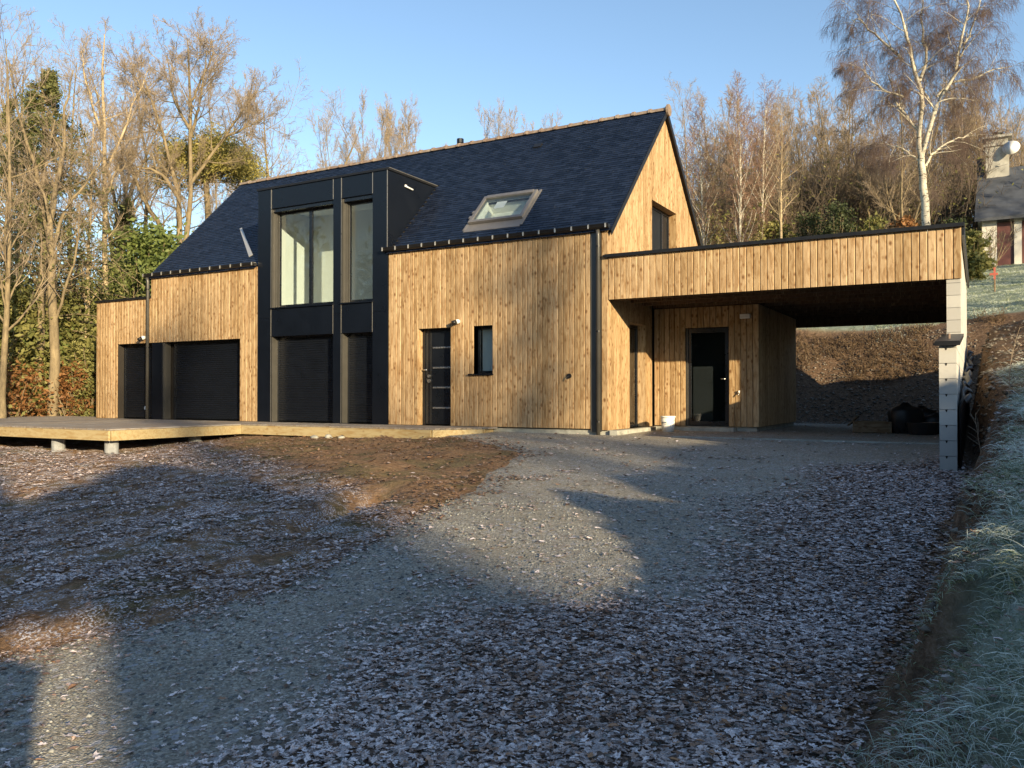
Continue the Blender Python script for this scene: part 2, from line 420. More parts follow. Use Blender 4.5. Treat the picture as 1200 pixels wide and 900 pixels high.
STEP=(.35,-8.3);STEP2=(1.0,-11.7)
def soil(X,Y): return ss((edge_d(X,Y)+.1)/.3)

def leafzone(X,Y):
    """the thickly leaf covered side of the drive"""
    xb=np.where(Y>-10.1,4.15,3.15)+np.clip((Y+3.6)*.6,0,9)-np.where(Y<-10.1,.35*np.clip(-10.1-Y,0,1)*0,0)
    xb=4.15-1.0*ss((-9.6-Y)/1.0)+np.clip((Y+3.4)*.8,0,9)
    return ss((X-xb+.30*n2(X,Y,2.2,51)+.16*n2(X,Y,6,52)+.35)/1.3)**1.5
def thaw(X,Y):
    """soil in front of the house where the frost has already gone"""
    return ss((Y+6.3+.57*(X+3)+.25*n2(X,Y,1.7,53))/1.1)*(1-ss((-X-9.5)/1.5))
# ------------------------------------------------------------ timber house
house = empty('timber_house', (0, 0, 0), 'new timber clad house with black slate roof, anthracite dormer block and flat carport', 'house')
K = 3.97            # front roof plane: z = Y + K, ridge at Y = 3.35
RY = 3.35; RZ = RY + K
def roof_z(y): return (y + K) if y < RY else (2*RY + K - y)
_pm = {}
def plank_mesh(w, mat):
    key = (round(w, 4), mat)
    if key not in _pm:
        h = w/2 - .0035; c = .011; t = .024
        prof = [(-h, 0), (h, 0), (h, -t+c), (h-c, -t), (-h+c, -t), (-h, -t+c)]
        m = MB().prism([(x, y, 0) for x, y in prof], (0, 0, 0), (0, 0, 1))
        me = bpy.data.meshes.new('plank'); me.from_pydata([tuple(v) for v in m.v], [], m.f); me.materials.append(M[mat]); me.update()
        _pm[key] = me
    return _pm[key]
def plank_wall(parent, axis, u0, u1, out, z0, ztop, holes=(), pitch=.125, mat='wood', breaks=()):
    """planks on a wall; axis 'x': faces -Y at Y=out; axis 'y': faces +X at X=out. ztop: number or function of u"""
    bs = sorted({u0, u1, *breaks, *[h for q in holes for h in q[:2] if u0 < h < u1]})
    zt = ztop if callable(ztop) else (lambda u: ztop)
    for a, b in zip(bs[:-1], bs[1:]):
        n = max(1, round((b-a)/pitch)); w = (b-a)/n
        for i in range(n):
            c = a + (i+.5)*w
            l, r = zt(c-w/2), zt(c+w/2)
            spans = [(z0, None)]
            for h in holes:
                if h[0] < c < h[1]:
                    new = []
                    for s0, s1 in spans:
                        e = s1 if s1 is not None else 99
                        if h[2] > s0 + .02: new.append((s0, min(h[2], e)) if h[2] < e else (s0, s1))
                        if h[3] < e: new.append((max(h[3], s0), s1))
                    spans = new
            for s0, s1 in spans:
                dz = RNG.uniform(-.0015, .0015)
                if s1 is None and abs(l-r) > 1e-4:
                    h_ = w/2-.0015; t = .024
                    m = MB()
                    P = [(-h_, 0, 0), (h_, 0, 0), (h_, 0, r-s0), (-h_, 0, l-s0)]
                    Q = [(-h_+.007, -t, 0), (h_-.007, -t, 0), (h_-.007, -t, r-s0), (-h_+.007, -t, l-s0)]
                    m.add(P+Q, [(0,1,2,3), (7,6,5,4), (0,4,5,1), (1,5,6,2), (2,6,7,3), (3,7,4,0)])
                    me = bpy.data.meshes.new('plank'); me.from_pydata([tuple(v) for v in m.v], [], m.f); me.materials.append(M[mat]); me.update()
                    L = 1
                else:
                    me = plank_mesh(w, mat); L = ((s1 if s1 is not None else l) - s0)
                if L <= .03: continue
                if axis == 'x': o = link('plank', me, (c, out+.024+dz, s0), parent)
                else:
                    o = link('plank', me, (out-.024+dz, c, s0), parent); o.rotation_euler = (0, 0, math.pi/2)
                o.scale = (1, 1, L)
def wall_mesh(m, u0, u1, y0, y1, z0, z1, holes, axis='x'):
    us = sorted({u0, u1, *[h for q in holes for h in q[:2]]})
    for a, b in zip(us[:-1], us[1:]):
        c = (a+b)/2; spans = [(z0, z1)]
        for h in holes:
            if h[0] < c < h[1]:
                new = []
                for s0, s1 in spans:
                    if h[2] > s0: new.append((s0, h[2]))
                    if h[3] < s1: new.append((h[3], s1))
                spans = new
        for s0, s1 in spans:
            if s1-s0 > .01:
                if axis == 'x': m.box(a, y0, s0, b, y1, s1)
                else: m.box(y0, a, s0, y1, b, s1)
# openings (x0, x1, z0, z1)
H_LEFT = [(-15.27, -10.28, -.3, 2.13)]
H_RIGHT = [(-4.61, -3.745, -.3, 2.16), (-3.145, -2.672, 1.13, 2.165)]
m = MB()
wall_mesh(m, -16.22, -9.6, .026, .32, -.02, 3.36, H_LEFT); m.box(-13.79, .026, 3.36, -9.6, .32, 3.92)
front_l = m.build('left_front_wall', M['backing'], house)
plank_wall(front_l, 'x', -16.24, -13.80, 0, 0, 3.37, H_LEFT)
plank_wall(front_l, 'x', -13.80, -9.61, 0, 0, 3.945, H_LEFT)
m = MB(); wall_mesh(m, -5.45, -.02, .026, .30, -.02, 3.88, H_RIGHT)
front_r = m.build('right_front_wall', M['backing'], house)
plank_wall(front_r, 'x', -5.455, -.387, 0, 0, 3.945, H_RIGHT, .121)
plank_wall(front_r, 'x', -.152, -.002, 0, -.02, 3.94, (), .15)
# left annex roof edge and side
m = MB().box(-16.27, -.05, 3.37, -13.80, .35, 3.43).box(-16.27, .35, 3.37, -13.9, 6.6, 3.42)
m.build('roof_edge', M['gutter'], house)
m = MB().box(-16.24, .33, -.1, -16.16, 6.6, 3.36).box(-16.15, 6.52, -.1, .0, 6.6, 3.3).box(-13.79, .34, 3.38, -13.72, 6.5, 3.9)
m.build('back_wall', M['backing'], house)
# gable wall
def gtop(y): return roof_z(y) - .15
HG = [(1.146, 2.11, -.3, 2.2), (2.508, 4.253, 3.2, 5.06)]
m = MB()
for a, b in ((.03, 1.146), (2.11, 2.508), (4.253, 5.4), (5.4, 6.6)):
    m.prism([(0, a, -.02), (0, b, -.02), (0, b, gtop(b)-.03), (0, a, gtop(a)-.03)], (-.3, 0, 0), (-.026, 0, 0))
m.prism([(0, 1.146, 2.2), (0, 2.11, 2.2), (0, 2.11, gtop(2.11)-.03), (0, 1.146, gtop(1.146)-.03)], (-.3, 0, 0), (-.026, 0, 0))
m.prism([(0, 2.508, -.02), (0, 4.253, -.02), (0, 4.253, 3.2), (0, 2.508, 3.2)], (-.3, 0, 0), (-.026, 0, 0))
m.prism([(0, 2.508, 5.06), (0, 4.253, 5.06), (0, 4.253, gtop(4.253)-.03), (0, 3.35, gtop(3.35)-.03), (0, 2.508, gtop(2.508)-.03)], (-.3, 0, 0), (-.026, 0, 0))
gable = m.build('gable_wall', M['backing'], house)
plank_wall(gable, 'y', .004, 2.50, 0, -.02, gtop, HG[:1], .15)
plank_wall(gable, 'y', 2.50, 6.60, 0, 3.0, gtop, HG[1:], .15, breaks=(3.35,))
# wooden reveals of the gable openings
for (a, b, z0, z1) in ((1.146, 2.11, -.02, 2.2), (2.508, 4.253, 3.4, 5.06)):
    box('jamb', M['wood'], gable, -.25, b-.001, z0, -.026, b+.02, z1)
    box('jamb', M['black'], gable, -.25, a-.02, z0, -.026, a+.001, z1)
    box('lintel', M['wood'], gable, -.25, a, z1-.001, -.026, b, z1+.02)
def window(parent, name, x0, x1, y, z0, z1, fw=.06, mull=(), mat='blackgloss', axis='x', label=None, glass='glass', depth=.06):
    """frame + panes; axis 'x' faces -Y at y, axis 'y' faces +X at X=y"""
    m = MB()
    def B(a, b, c, d, e=0):
        if axis == 'x': m.box(a, y+e, c, b, y+depth, d)
        else: m.box(y-e, a, c, y-depth, b, d)
    B(x0, x0+fw, z0, z1); B(x1-fw, x1, z0, z1); B(x0+fw, x1-fw, z0, z0+fw); B(x0+fw, x1-fw, z1-fw, z1)
    for q in mull: B(q-.045, q+.045, z0+fw, z1-fw, -.004)
    w = m.build(name, M[mat], parent, bevel=.004)
    if label: w['label'] = label
    ed = [x0+fw] + [e for q in mull for e in (q-.045, q+.045)] + [x1-fw]
    for i in range(0, len(ed), 2):
        if axis == 'x': box('pane', M[glass], w, ed[i], y+.025, z0+fw, ed[i+1], y+.031, z1-fw)
        else: box('pane', M[glass], w, y-.031, ed[i], z0+fw, y-.025, ed[i+1], z1-fw)
    return w
# gable windows: dark rooms behind
gw = window(house, 'window', 2.51, 4.25, -.19, 3.35, 5.055, .07, (3.75,), axis='y', glass='blackpane', label='upper gable window set deep in the cladding')
window(house, 'window', 1.148, 2.108, -.19, -.02, 2.195, .06, axis='y', label='tall narrow window under the carport')
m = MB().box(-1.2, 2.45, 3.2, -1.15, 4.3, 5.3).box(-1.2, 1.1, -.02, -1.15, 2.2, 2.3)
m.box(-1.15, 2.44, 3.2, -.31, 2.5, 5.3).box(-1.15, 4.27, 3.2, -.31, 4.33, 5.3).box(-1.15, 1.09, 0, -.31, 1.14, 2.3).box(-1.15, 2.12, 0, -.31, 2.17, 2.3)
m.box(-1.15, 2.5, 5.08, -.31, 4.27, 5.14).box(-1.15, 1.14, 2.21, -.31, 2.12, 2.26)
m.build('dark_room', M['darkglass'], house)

# ---- front door
door = box('entrance_door', M['blackgloss'], house, -4.60, .20, .02, -3.70, .25, 2.16)
door['label'] = 'dark entrance door with four steel bars and steel handle'
box('door_frame', M['blackgloss'], door, -4.608, .165, 0, -4.53, .20, 2.155)
box('door_frame', M['blackgloss'], door, -3.78, .165, 0, -3.747, .20, 2.155)
box('door_seam', M['frame'], door, -4.512, .192, .03, -4.502, .20, 2.15)
box('door_seam', M['frame'], door, -4.40, .194, .03, -4.394, .20, 2.15)
for z in (1.735, 1.285, .84, .385):
    box('bar', M['steel'], door, -4.34, .183, z-.017, -3.80, .20, z+.017, .003)
MB().tube([(-4.555, .19, 1.235), (-4.555, .11, 1.235), (-4.44, .10, 1.235)], .017, 8).build('handle', M['steel'], door, True)
MB().tube([(-4.44, .205, 1.10), (-4.44, .165, 1.10)], .038, 12).build('lock', M['steel'], door)
MB().tube([(-4.44, .205, .99), (-4.44, .165, .99)], .042, 12).build('lock', M['steel'], door)
box('jamb', M['wood'], front_r, -4.63, .026, 0, -4.607, .165, 2.16); box('jamb', M['wood'], front_r, -3.746, .026, 0, -3.725, .27, 2.16)
box('lintel', M['backing'], front_r, -4.60, .026, 2.158, -3.75, .27, 2.18)
m = MB().box(-4.75, .27, -.02, -3.6, .33, 2.3).build('door_backing', M['backing'], house)
# ---- small window
sw = window(house, 'window', -3.143, -2.674, .18, 1.135, 2.16, .055, label='small upright window beside the entrance door')
box('blind', M['interior'], sw, -3.08, .28, 1.2, -2.70, .285, 2.1)
box('jamb', M['wood'], front_r, -3.165, .026, 1.13, -3.145, .25, 2.165); box('jamb', M['wood'], front_r, -2.672, .026, 1.13, -2.652, .25, 2.165)
box('sill', M['black'], sw, -3.25, -.06, 1.10, -2.64, .18, 1.128)
box('dark_room', M['darkglass'], sw, -3.3, .5, 1.0, -2.5, .52, 2.3)
# ---- left opening: shutters and post
def shutter(x0, x1, z0, z1, y, label):
    m = MB(); n = int((z1-z0)/.055); V = []
    for i in range(n):
        a = z0+(z1-z0)*i/n; b = z0+(z1-z0)*(i+1)/n-.012
        m.add([(x0, y, a), (x1, y, a), (x1, y-.02, a+.006), (x0, y-.02, a+.006), (x0, y-.02, b-.016), (x1, y-.02, b-.016), (x0, y, b), (x1, y, b)],
              [(0,1,2,3), (3,2,5,4), (4,5,7,6)])
    m.box(x0, y+.002, z0, x1, y+.01, z1)
    r = MB().box(x0-.05, y-.03, z0, x0, y+.02, z1).box(x1, y-.03, z0, x1+.05, y+.02, z1).box(x0, y-.02, z1-.02, x1, y+.03, z1+.04)
    s = r.build('roller_shutter', M['blackgloss'], house); s['label'] = label
    sl_ = m.build('slats', M['shutter'], s); sl_['kind'] = 'stuff'
    MB().box(x0, y-.02, z0, x1, y+.005, z0+.05).build('bottom_rail', M['blackgloss'], s)
    return s
s1 = shutter(-15.20, -13.80, 0, 2.09, .24, 'narrow closed shutter in the left annex')
s2 = shutter(-13.02, -10.33, 0, 2.09, .24, 'wide closed shutter left of the black block')
MB().tube([(-14.28, .235, .30), (-14.28, .20, .30)], .055, 12).build('knob', M['white'], s1)
box('door_post', M['black'], house, -13.745, 0.002, 0, -13.31, .27, 2.13)
box('jamb', M['frame'], house, -13.309, .03, 0, -13.25, .238, 2.12)
box('jamb', M['wood'], front_l, -15.295, .026, 0, -15.271, .27, 2.13); box('jamb', M['wood'], front_l, -10.279, .026, 0, -10.26, .27, 2.13)
box('lintel', M['backing'], front_l, -15.26, .026, 2.131, -10.29, .30, 2.15)
MB().box(-15.4, .31, -.02, -10.1, .36, 2.3).build('door_backing', M['backing'], house)

# ---- black block with dormer
DX0, DX1 = -9.607, -5.463
m = MB()
HB = [(-9.148, -7.105, -.3, 2.135), (-6.845, -5.905, -.3, 2.135), (-9.148, -7.105, 2.845, 5.36), (-6.845, -5.905, 2.845, 5.36)]
wall_mesh(m, DX0+.02, DX1-.02, .0, .26, -.02, 5.86, HB)
dorm = m.build('dormer_block', M['black'], house); dorm['label'] = 'anthracite clad block rising through the roof as a dormer'
T = .022
def panel(x0, x1, z0, z1, y0=-T): return box('panel', M['black'], dorm, x0, y0, z0, x1, -.001, z1, .003)
for a, b in ((DX0, -9.152), (-7.10, -6.85), (-5.90, DX1)):
    panel(a, b-.001, 0, 2.60); panel(a, b-.001, 2.606, 5.86)
for a, b in ((-9.147, -7.106), (-6.845, -5.906)):
    panel(a, b, 5.365, 5.86, -T+.006); panel(a, b, 2.14, 2.83, -T+.006)
for x in (-9.150, -7.103, -6.848, -5.903): box('edge_strip', M['trim'], dorm, x-.006, -.027, 2.14 if x else 0, x+.006, -.020, 2.84); 
for x in (-9.150, -7.103, -6.848, -5.903): box('edge_strip', M['trim'], dorm, x-.006, -.027, 5.37, x+.006, -.020, 5.855)
for x in (-9.150, -6.848): box('edge_strip', M['trim'], dorm, x-.005, -.026, 0, x+.005, -.020, 2.13)
for x in (-9.150, -6.848): box('edge_strip', M['trim'], dorm, x-.005, -.026, 2.85, x+.005, -.020, 5.36)
box('edge_strip', M['trim'], dorm, DX1-.012, -.034, 4.0, DX1+.004, -.023, 5.86)
# dormer side and top
m = MB().prism([(0, .0, 3.9), (0, .0, 5.86), (0, 1.87, 5.86), (0, 1.87, 5.80)], (DX1-.02, 0, 0), (DX1, 0, 0))
m.build('side_cladding', M['black'], dorm)
MB().prism([(0, .0, 3.9), (0, .0, 5.86), (0, 1.87, 5.86), (0, 1.87, 5.80)], (DX0, 0, 0), (DX0+.02, 0, 0)).build('side_cladding', M['black'], dorm)
box('flat_roof', M['gutter'], dorm, DX0-.03, -.05, 5.862, DX1+.03, 2.0, 5.915)
box('edge_strip', M['trim'], dorm, DX1+.006, .02, 5.915, DX1+.028, 1.96, 5.928)
MB().tube([(DX1+.002, .62, 5.63), (DX1+.05, .70, 5.60), (DX1+.05, .88, 5.585)], .018, 8).box(DX1+.001, .63, 5.61, DX1+.02, .69, 5.66).build('cable_outlet', M['white'], dorm)
# upper windows
w1 = window(house, 'window', -9.14, -7.11, .20, 2.87, 5.30, .075, (-8.03,), label='wide two-pane window in the black block')
w2 = window(house, 'window', -6.84, -5.91, .20, 2.87, 5.30, .075, label='narrow window right in the black block')
for x0, x1 in ((-9.148, -7.105), (-6.845, -5.905)):
    box('jamb', M['frame'], dorm, x0+.001, .004, 2.85, x0+.02, .19, 5.35)
    box('shutter_rail', M['frame'], dorm, x0+.02, .10, 2.87, x0+.06, .14, 5.30)
    box('shutter_rail', M['frame'], dorm, x0+.02, .155, 2.87, x0+.085, .19, 5.30)
    box('shutter_box', M['blackgloss'], dorm, x0+.02, .03, 5.28, x1, .24, 5.36)
    box('sill', M['black'], dorm, x0-.02, -.06, 2.833, x1+.02, .2, 2.862)
    box('jamb', M['frame'], dorm, x0+.001, .004, 0, x0+.02, .21, 2.13)
shutter(-9.08, -7.16, 0, 2.10, .22, 'wide closed shutter below in the black block')
shutter(-6.78, -5.96, 0, 2.10, .22, 'narrow closed shutter below in the black block')
MB().box(-9.5, .27, -.02, -5.6, .33, 2.3).build('door_backing', M['backing'], house)
# room seen through the dormer windows
RX0, RX1, RYB, RZ0, RZ1 = -9.45, -5.60, 1.7, 2.70, 5.50
m = MB()
m.box(RX0-.05, .265, RZ0, RX0, RYB, RZ1).box(RX1, .265, RZ0, RX1+.05, RYB, RZ1).box(RX0-.05, RYB, RZ0, RX1+.05, RYB+.05, RZ1)
m.box(RX0-.05, .265, RZ1, RX1+.05, RYB+.05, RZ1+.05).box(RX0-.05, .265, RZ0-.05, RX1+.05, RYB+.05, RZ0)
room = m.build('upstairs_room', M['interior'], house)
room['label'] = 'white plastered room behind the dormer windows'
m = MB()
for (a, b, y) in ((-7.50, -7.22, .46), (-6.18, -5.98, .46)):
    n = 9
    for i in range(n):
        xa = a+(b-a)*i/n; xb = a+(b-a)*(i+1)/n; ya = y+.03*math.sin(i*2.1); yb = y+.03*math.sin((i+1)*2.1)
        m.quad((xa, ya, 2.72), (xb, yb, 2.72), (xb, yb, 5.25), (xa, ya, 5.25))
        m.quad((xa, ya+.006, 2.72), (xa, ya+.006, 5.25), (xb, yb+.006, 5.25), (xb, yb+.006, 2.72))
m.build('curtain', M['interior'], house)

# ---- roof
m = MB()
def slope(x0, x1, ya, yb, th=.09, back=False):
    f = roof_z
    m.prism([(0, ya, f(ya)-.02), (0, yb, f(yb)-.02), (0, yb, f(yb)-.02-th), (0, ya, f(ya)-.02-th)], (x0, 0, 0), (x1, 0, 0))
XL, XR = -13.93, .07
slope(XL, DX0-.002, .03, RY); slope(DX0, DX1, 1.93, RY); slope(DX1+.002, -3.56, .03, RY); slope(-3.56, -2.21, .03, .53); slope(-3.56, -2.21, 1.21, RY); slope(-2.21, XR, .03, RY)
slope(XL, XR, RY+.001, 6.85)
roof = m.build('roof', M['backing'], house)
S_ = np.array([0, 1, 1])/2**.5; N_ = np.array([0, -1, 1])/2**.5
rs = np.random.RandomState(3)
V = []; F = []; tone = []
ex = .088; wd = .19; s_tot = (RY+.06)*2**.5; rows = int(s_tot/ex); ex = s_tot/rows
def slates(x0, x1, y0, y1, keep, wall=None):
    pass
for j in range(rows):
    s0 = j*ex
    x = XL + (0 if j % 2 else -wd/2)
    while x < XR:
        a, b = max(x, XL), min(x+wd-.004, XR); x += wd
        if b-a < .02: continue
        cx = (a+b)/2; yc = -.06+(s0+ex/2)/2**.5
        if DX0-.02 < cx < DX1+.02 and yc < 1.93: 
            if not (cx > DX1-.0 and a < DX1 < b): 
                continue
            a = DX1+.004
        if a < DX1 < b and yc < 1.93: a = DX1+.004
        if a < DX0 < b and yc < 1.93: b = DX0-.004
        if -3.60 < cx < -2.17 and .32 < yc < 1.27: continue
        d1 = .019+rs.uniform(-.0015, .003); d2 = d1+rs.uniform(-.0018, .0018); e = ex*1.15
        base = np.array([0, -.06, -.06+K])
        def pt(xx, s, h): return base + np.array([xx, 0, 0]) + S_*s + N_*h
        js = rs.uniform(-.004, .004)
        n = len(V)
        V += [pt(a, s0+js, d1), pt(b, s0+js, d2), pt(b, s0+e, d2*.2), pt(a, s0+e, d1*.2), pt(a, s0+js, d1-.010), pt(b, s0+js, d2-.010)]
        F += [(n, n+1, n+2, n+3), (n+4, n+5, n+1, n)]
        t_ = rs.rand(); u_ = rs.rand(); tone += [(t_, u_, 0, 1)]*6
me = mesh_np('slates', np.array(V), np.array(F), M['slate']); set_attr(me, 'tone', np.array(tone))
o = link('slates', me, (0, 0, 0), roof); o['kind'] = 'stuff'
# back slope
m = MB(); m.quad((XL, RY, RZ+.004), (XL, 6.86, roof_z(6.86)+.004), (XR, 6.86, roof_z(6.86)+.004), (XR, RY, RZ+.004)); m.build('back_slates', M['gutter'], roof)
# verge boards
m = MB(); m.prism([(0, -.06, roof_z(-.06)+.012), (0, RY, RZ+.015), (0, RY, RZ-.12), (0, -.02, roof_z(-.02)-.12)], (.071, 0, 0), (.09, 0, 0))
m.build('verge_board', M['gutter'], roof)
m = MB(); m.prism([(0, RY+.001, RZ+.012), (0, 6.86, roof_z(6.86)+.012), (0, 6.86, roof_z(6.86)-.14), (0, RY+.001, RZ-.14)], (.071, 0, 0), (.09, 0, 0))
m.build('verge_board', M['gutter'], roof)
# ridge tiles
def ridge_mesh():
    m = MB(); L = .41; R = .10
    def arc(x, r, dz=0):
        return [(x, -r*math.cos(math.pi*k/8)*1.0, -.055+r*math.sin(math.pi*k/8)*.95+dz) for k in range(9)]
    A = arc(0, R); B = arc(L-.05, R); Cc = arc(L-.05, R+.022); D = arc(L+.02, R+.022)
    rings = [A, B, Cc, D]; n = 9
    for q in range(3):
        m.add(rings[q]+rings[q+1], [(k, k+1, n+k+1, n+k) for k in range(n-1)])
    m.add(arc(0, R)+arc(0, R-.02), [(k+1, k, n+k, n+k+1) for k in range(n-1)])
    m.add(arc(L+.02, R+.022)+arc(L+.02, R-.02), [(k, k+1, n+k+1, n+k) for k in range(n-1)])
    me = bpy.data.meshes.new('ridge_tile'); me.from_pydata([tuple(v) for v in m.v], [], m.f); me.materials.append(M['ridge'])
    for p in me.polygons: p.use_smooth = True
    return me
rm = ridge_mesh(); nr = 34; Lr = (XR+.03-XL)/nr
for i in range(nr):
    o = link('ridge_tile', rm, (XL+i*Lr, RY+RNG.uniform(-.004, .004), RZ+.02+RNG.uniform(-.005, .006)), roof)
    o.scale = (Lr/.41, 1, 1); o.rotation_euler = (0, RNG.uniform(-.008, .008), 0)
MB().tube([(.085, RY, RZ-.02), (.135, RY, RZ-.02)], .14, 12).build('ridge_end', M['ridge'], roof)
# gutters with brackets
def gutter(x0, x1):
    m = MB(); P = []
    yc, zt, r = -.088, 4.03, .062
    prof = [(yc-r, zt+.012), (yc-r-.012, zt+.008), (yc-r-.004, zt-.01)]
    prof = [(yc-r-.012, zt+.01)] + [(yc-r*math.cos(math.pi*k/8), zt-.018-r*.95*math.sin(math.pi*k/8)) for k in range(9)] + [(yc+r, zt)]
    inn = [(y+(.006 if y < yc else -.006), z+.006) for y, z in prof[::-1]]
    poly = [(0, y, z) for y, z in prof+inn]
    m.prism(poly, (x0, 0, 0), (x1, 0, 0))
    m.prism([(0, y, z) for y, z in prof], (x0-.002, 0, 0), (x0+.006, 0, 0)); m.prism([(0, y, z) for y, z in prof], (x1-.006, 0, 0), (x1+.002, 0, 0))
    g = m.build('gutter', M['gutter'], house)
    box('soffit_board', M['backing'], g, x0+.02, -.03, 3.935, x1-.06, .02, 3.95)
    n = int((x1-x0)/.37)
    for i in range(n+1):
        x = x0+.05+i*(x1-x0-.1)/n
        b = MB().box(x-.014, -.170, 3.965, x+.014, -.158, 4.046).box(x-.014, -.170, 4.04, x+.014, -.04, 4.05)
        b.build('bracket', M['clip'], g)
    return g
gutter(-13.98, DX0-.03); gutter(-5.56, .055)
# downpipes
def pipe(x, y, z0, z1, r, mat, label):
    o = MB().tube([(x, y, z0), (x, y, z1-.12), (x, y-.02, z1)], r, 12).build('downpipe', M[mat], house, True); o['label'] = label
    for z in (z0+.25, (z0+z1)/2, z1-.35):
        MB().tube([(x, y, z), (x, y, z+.035)], r+.006, 12).build('pipe_clip', M['gutter'], o)
pipe(-.196, -.055, -.12, 3.95, .042, 'frame', 'grey downpipe at the right corner of the front')
pipe(-13.86, -.055, 0, 3.95, .042, 'frame', 'grey downpipe beside the left annex')
box('cover_board', M['frame'], house, -.384, -.004, -.06, -.155, .02, 3.94)
# flashings, skylight, vent
def on_roof(x, y, h=0): return (x, y-h*.7071, y+K+h*.7071)
def rbox(m, x0, x1, ya, yb, h0, h1):
    P = [on_roof(x0, ya, h0), on_roof(x1, ya, h0), on_roof(x1, yb, h0), on_roof(x0, yb, h0), on_roof(x0, ya, h1), on_roof(x1, ya, h1), on_roof(x1, yb, h1), on_roof(x0, yb, h1)]
    return m.add(P, [(0,3,2,1),(4,5,6,7),(0,1,5,4),(1,2,6,5),(2,3,7,6),(3,0,4,7)])
sx0, sx1, sy0, sy1 = -3.58, -2.19, .50, 1.24
m = MB(); f = .085
rbox(m, sx0, sx0+f, sy0, sy1, 0, .09); rbox(m, sx1-f, sx1, sy0, sy1, 0, .09)
rbox(m, sx0+f, sx1-f, sy1-.075, sy1, 0, .105); rbox(m, sx0+f, sx1-f, sy0, sy0+.06, 0, .09)
sky_w = m.build('skylight', M['vel'], roof, bevel=.006); sky_w['label'] = 'closed roof window with taupe frame'
m = MB(); rbox(m, sx0+f, sx1-f, sy0+.06, sy1-.075, .06, .066); m.build('pane', M['skyglass'], sky_w)
m = MB(); rbox(m, sx0-.02, sx1+.02, .30, sy0-.01, .012, .024); rbox(m, sx0-.06, sx0-.002, .34, sy1+.05, .01, .03); rbox(m, sx1+.002, sx1+.06, .34, sy1+.05, .01, .03)
rbox(m, sx0-.05, sx0-.002, .62, .68, .03, .09); rbox(m, sx0-.05, sx0-.002, .76, .82, .03, .09)
m.build('flashing', M['vel'], sky_w)
m = MB(); rbox(m, -3.12, -2.86, .84, 1.03, .067, .069); m.build('sticker', M['label'], sky_w)
m = MB(); rbox(m, sx0+.02, sx0+f, sy0+.02, sy1-.02, -.34, -.02); rbox(m, sx1-f, sx1-.02, sy0+.02, sy1-.02, -.34, -.02)
rbox(m, sx0+.02, sx1-.02, sy1-.06, sy1-.01, -.34, -.02); rbox(m, sx0+.02, sx1-.02, sy0, sy0+.04, -.34, -.02); rbox(m, sx0, sx1, sy0-.05, sy1+.05, -.38, -.345)
m.build('light_shaft', M['interior'], sky_w)
m = MB(); A = Vector(on_roof(-11.75, 1.38, .02)); B = Vector(on_roof(-10.22, .33, .02)); d = (B-A).normalized(); u = d.cross(Vector((0, -.7071, .7071)))*.035
m.prism([A-u, A+u, B+u*1.6, B-u*1.6], (0, 0, 0), (0, -.012, .012)); m.build('flashing', M['clip'], roof)
m = MB(); rbox(m, -3.14, -2.93, 2.74, 2.86, .012, .05); m.build('roof_vent', M['gutter'], roof)
m = MB().tube([(-5.93, 3.75, 6.6), (-5.93, 3.75, 7.50)], .07, 10).tube([(-5.93, 3.75, 7.49), (-5.93, 3.75, 7.53)], .10, 10).tube([(-5.93, 3.75, 7.55), (-5.93, 3.75, 7.66)], .095, 10)
m.build('flue_cap', M['black'], roof)

# ------------------------------------------------------------ carport and utility room
m = MB().box(.0, .03, 2.58, 6.10, .20, 3.30)
fascia = m.build('carport_fascia', M['backing'], house)
plank_wall(fascia, 'x', -.002, 6.127, -.012, 2.557, 3.385, (), .1225)
m = MB().box(-.05, -.075, 3.386, 6.17, .03, 3.448).box(6.10, .03, 3.386, 6.17, 7.6, 3.44).box(-.10, -.06, 3.40, -.05, .0, 3.44)
m.box(6.13, .00, 3.25, 6.165, 7.6, 3.386)
m.build('roof_edge', M['gutter'], fascia)
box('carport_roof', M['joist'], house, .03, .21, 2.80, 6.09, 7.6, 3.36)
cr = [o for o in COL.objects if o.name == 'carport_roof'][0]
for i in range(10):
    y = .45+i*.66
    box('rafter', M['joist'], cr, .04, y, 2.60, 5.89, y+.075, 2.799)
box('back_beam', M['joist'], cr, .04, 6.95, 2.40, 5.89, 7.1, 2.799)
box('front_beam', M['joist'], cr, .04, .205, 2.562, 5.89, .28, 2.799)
HA = [(.75, 1.70, -.3, 2.14)]
m = MB(); wall_mesh(m, .03, 2.30, 2.566, 2.72, -.0, 2.6, HA)
ann = m.build('utility_room_wall', M['backing'], house)
plank_wall(ann, 'x', .03, 2.336, 2.54, 0, 2.585, HA, .128)
m = MB().box(2.20, 2.73, 0, 2.312, 6.6, 2.6).build('utility_room_side', M['backing'], house)
plank_wall(m, 'y', 2.545, 6.6, 2.338, 0, 2.585, (), .14)
m = MB().box(.0, 2.60, -.2, 2.28, 6.55, -.012).box(0, .02, -.25, .07, 2.55, -.03)
m.box(-16.1, .05, -.6, -.02, .3, -.025)
m.build('foundation', M['concrete'], house)
box('footing', M['concrete'], house, .03, -.03, -.32, .20, 2.25, -.022, .01)
box('step', M['concrete'], house, .68, 2.25, -.16, 1.88, 2.539, -.018, .008)
bd = window(house, 'glazed_door', .752, 1.698, 2.64, .0, 2.135, .10, label='dark glazed door under the carport')
box('door_frame', M['frame'], bd, .752, 2.60, 0, .79, 2.639, 2.13); 
MB().tube([(1.62, 2.64, 1.02), (1.62, 2.58, 1.02), (1.52, 2.575, 1.02)], .011, 8).build('handle', M['steel'], bd, True)
MB().box(.6, 3.3, -.01, 1.9, 3.34, 2.3).box(.86, 2.75, .02, 1.3, 2.755, 1.3).build('dark_room', M['darkglass'], bd)
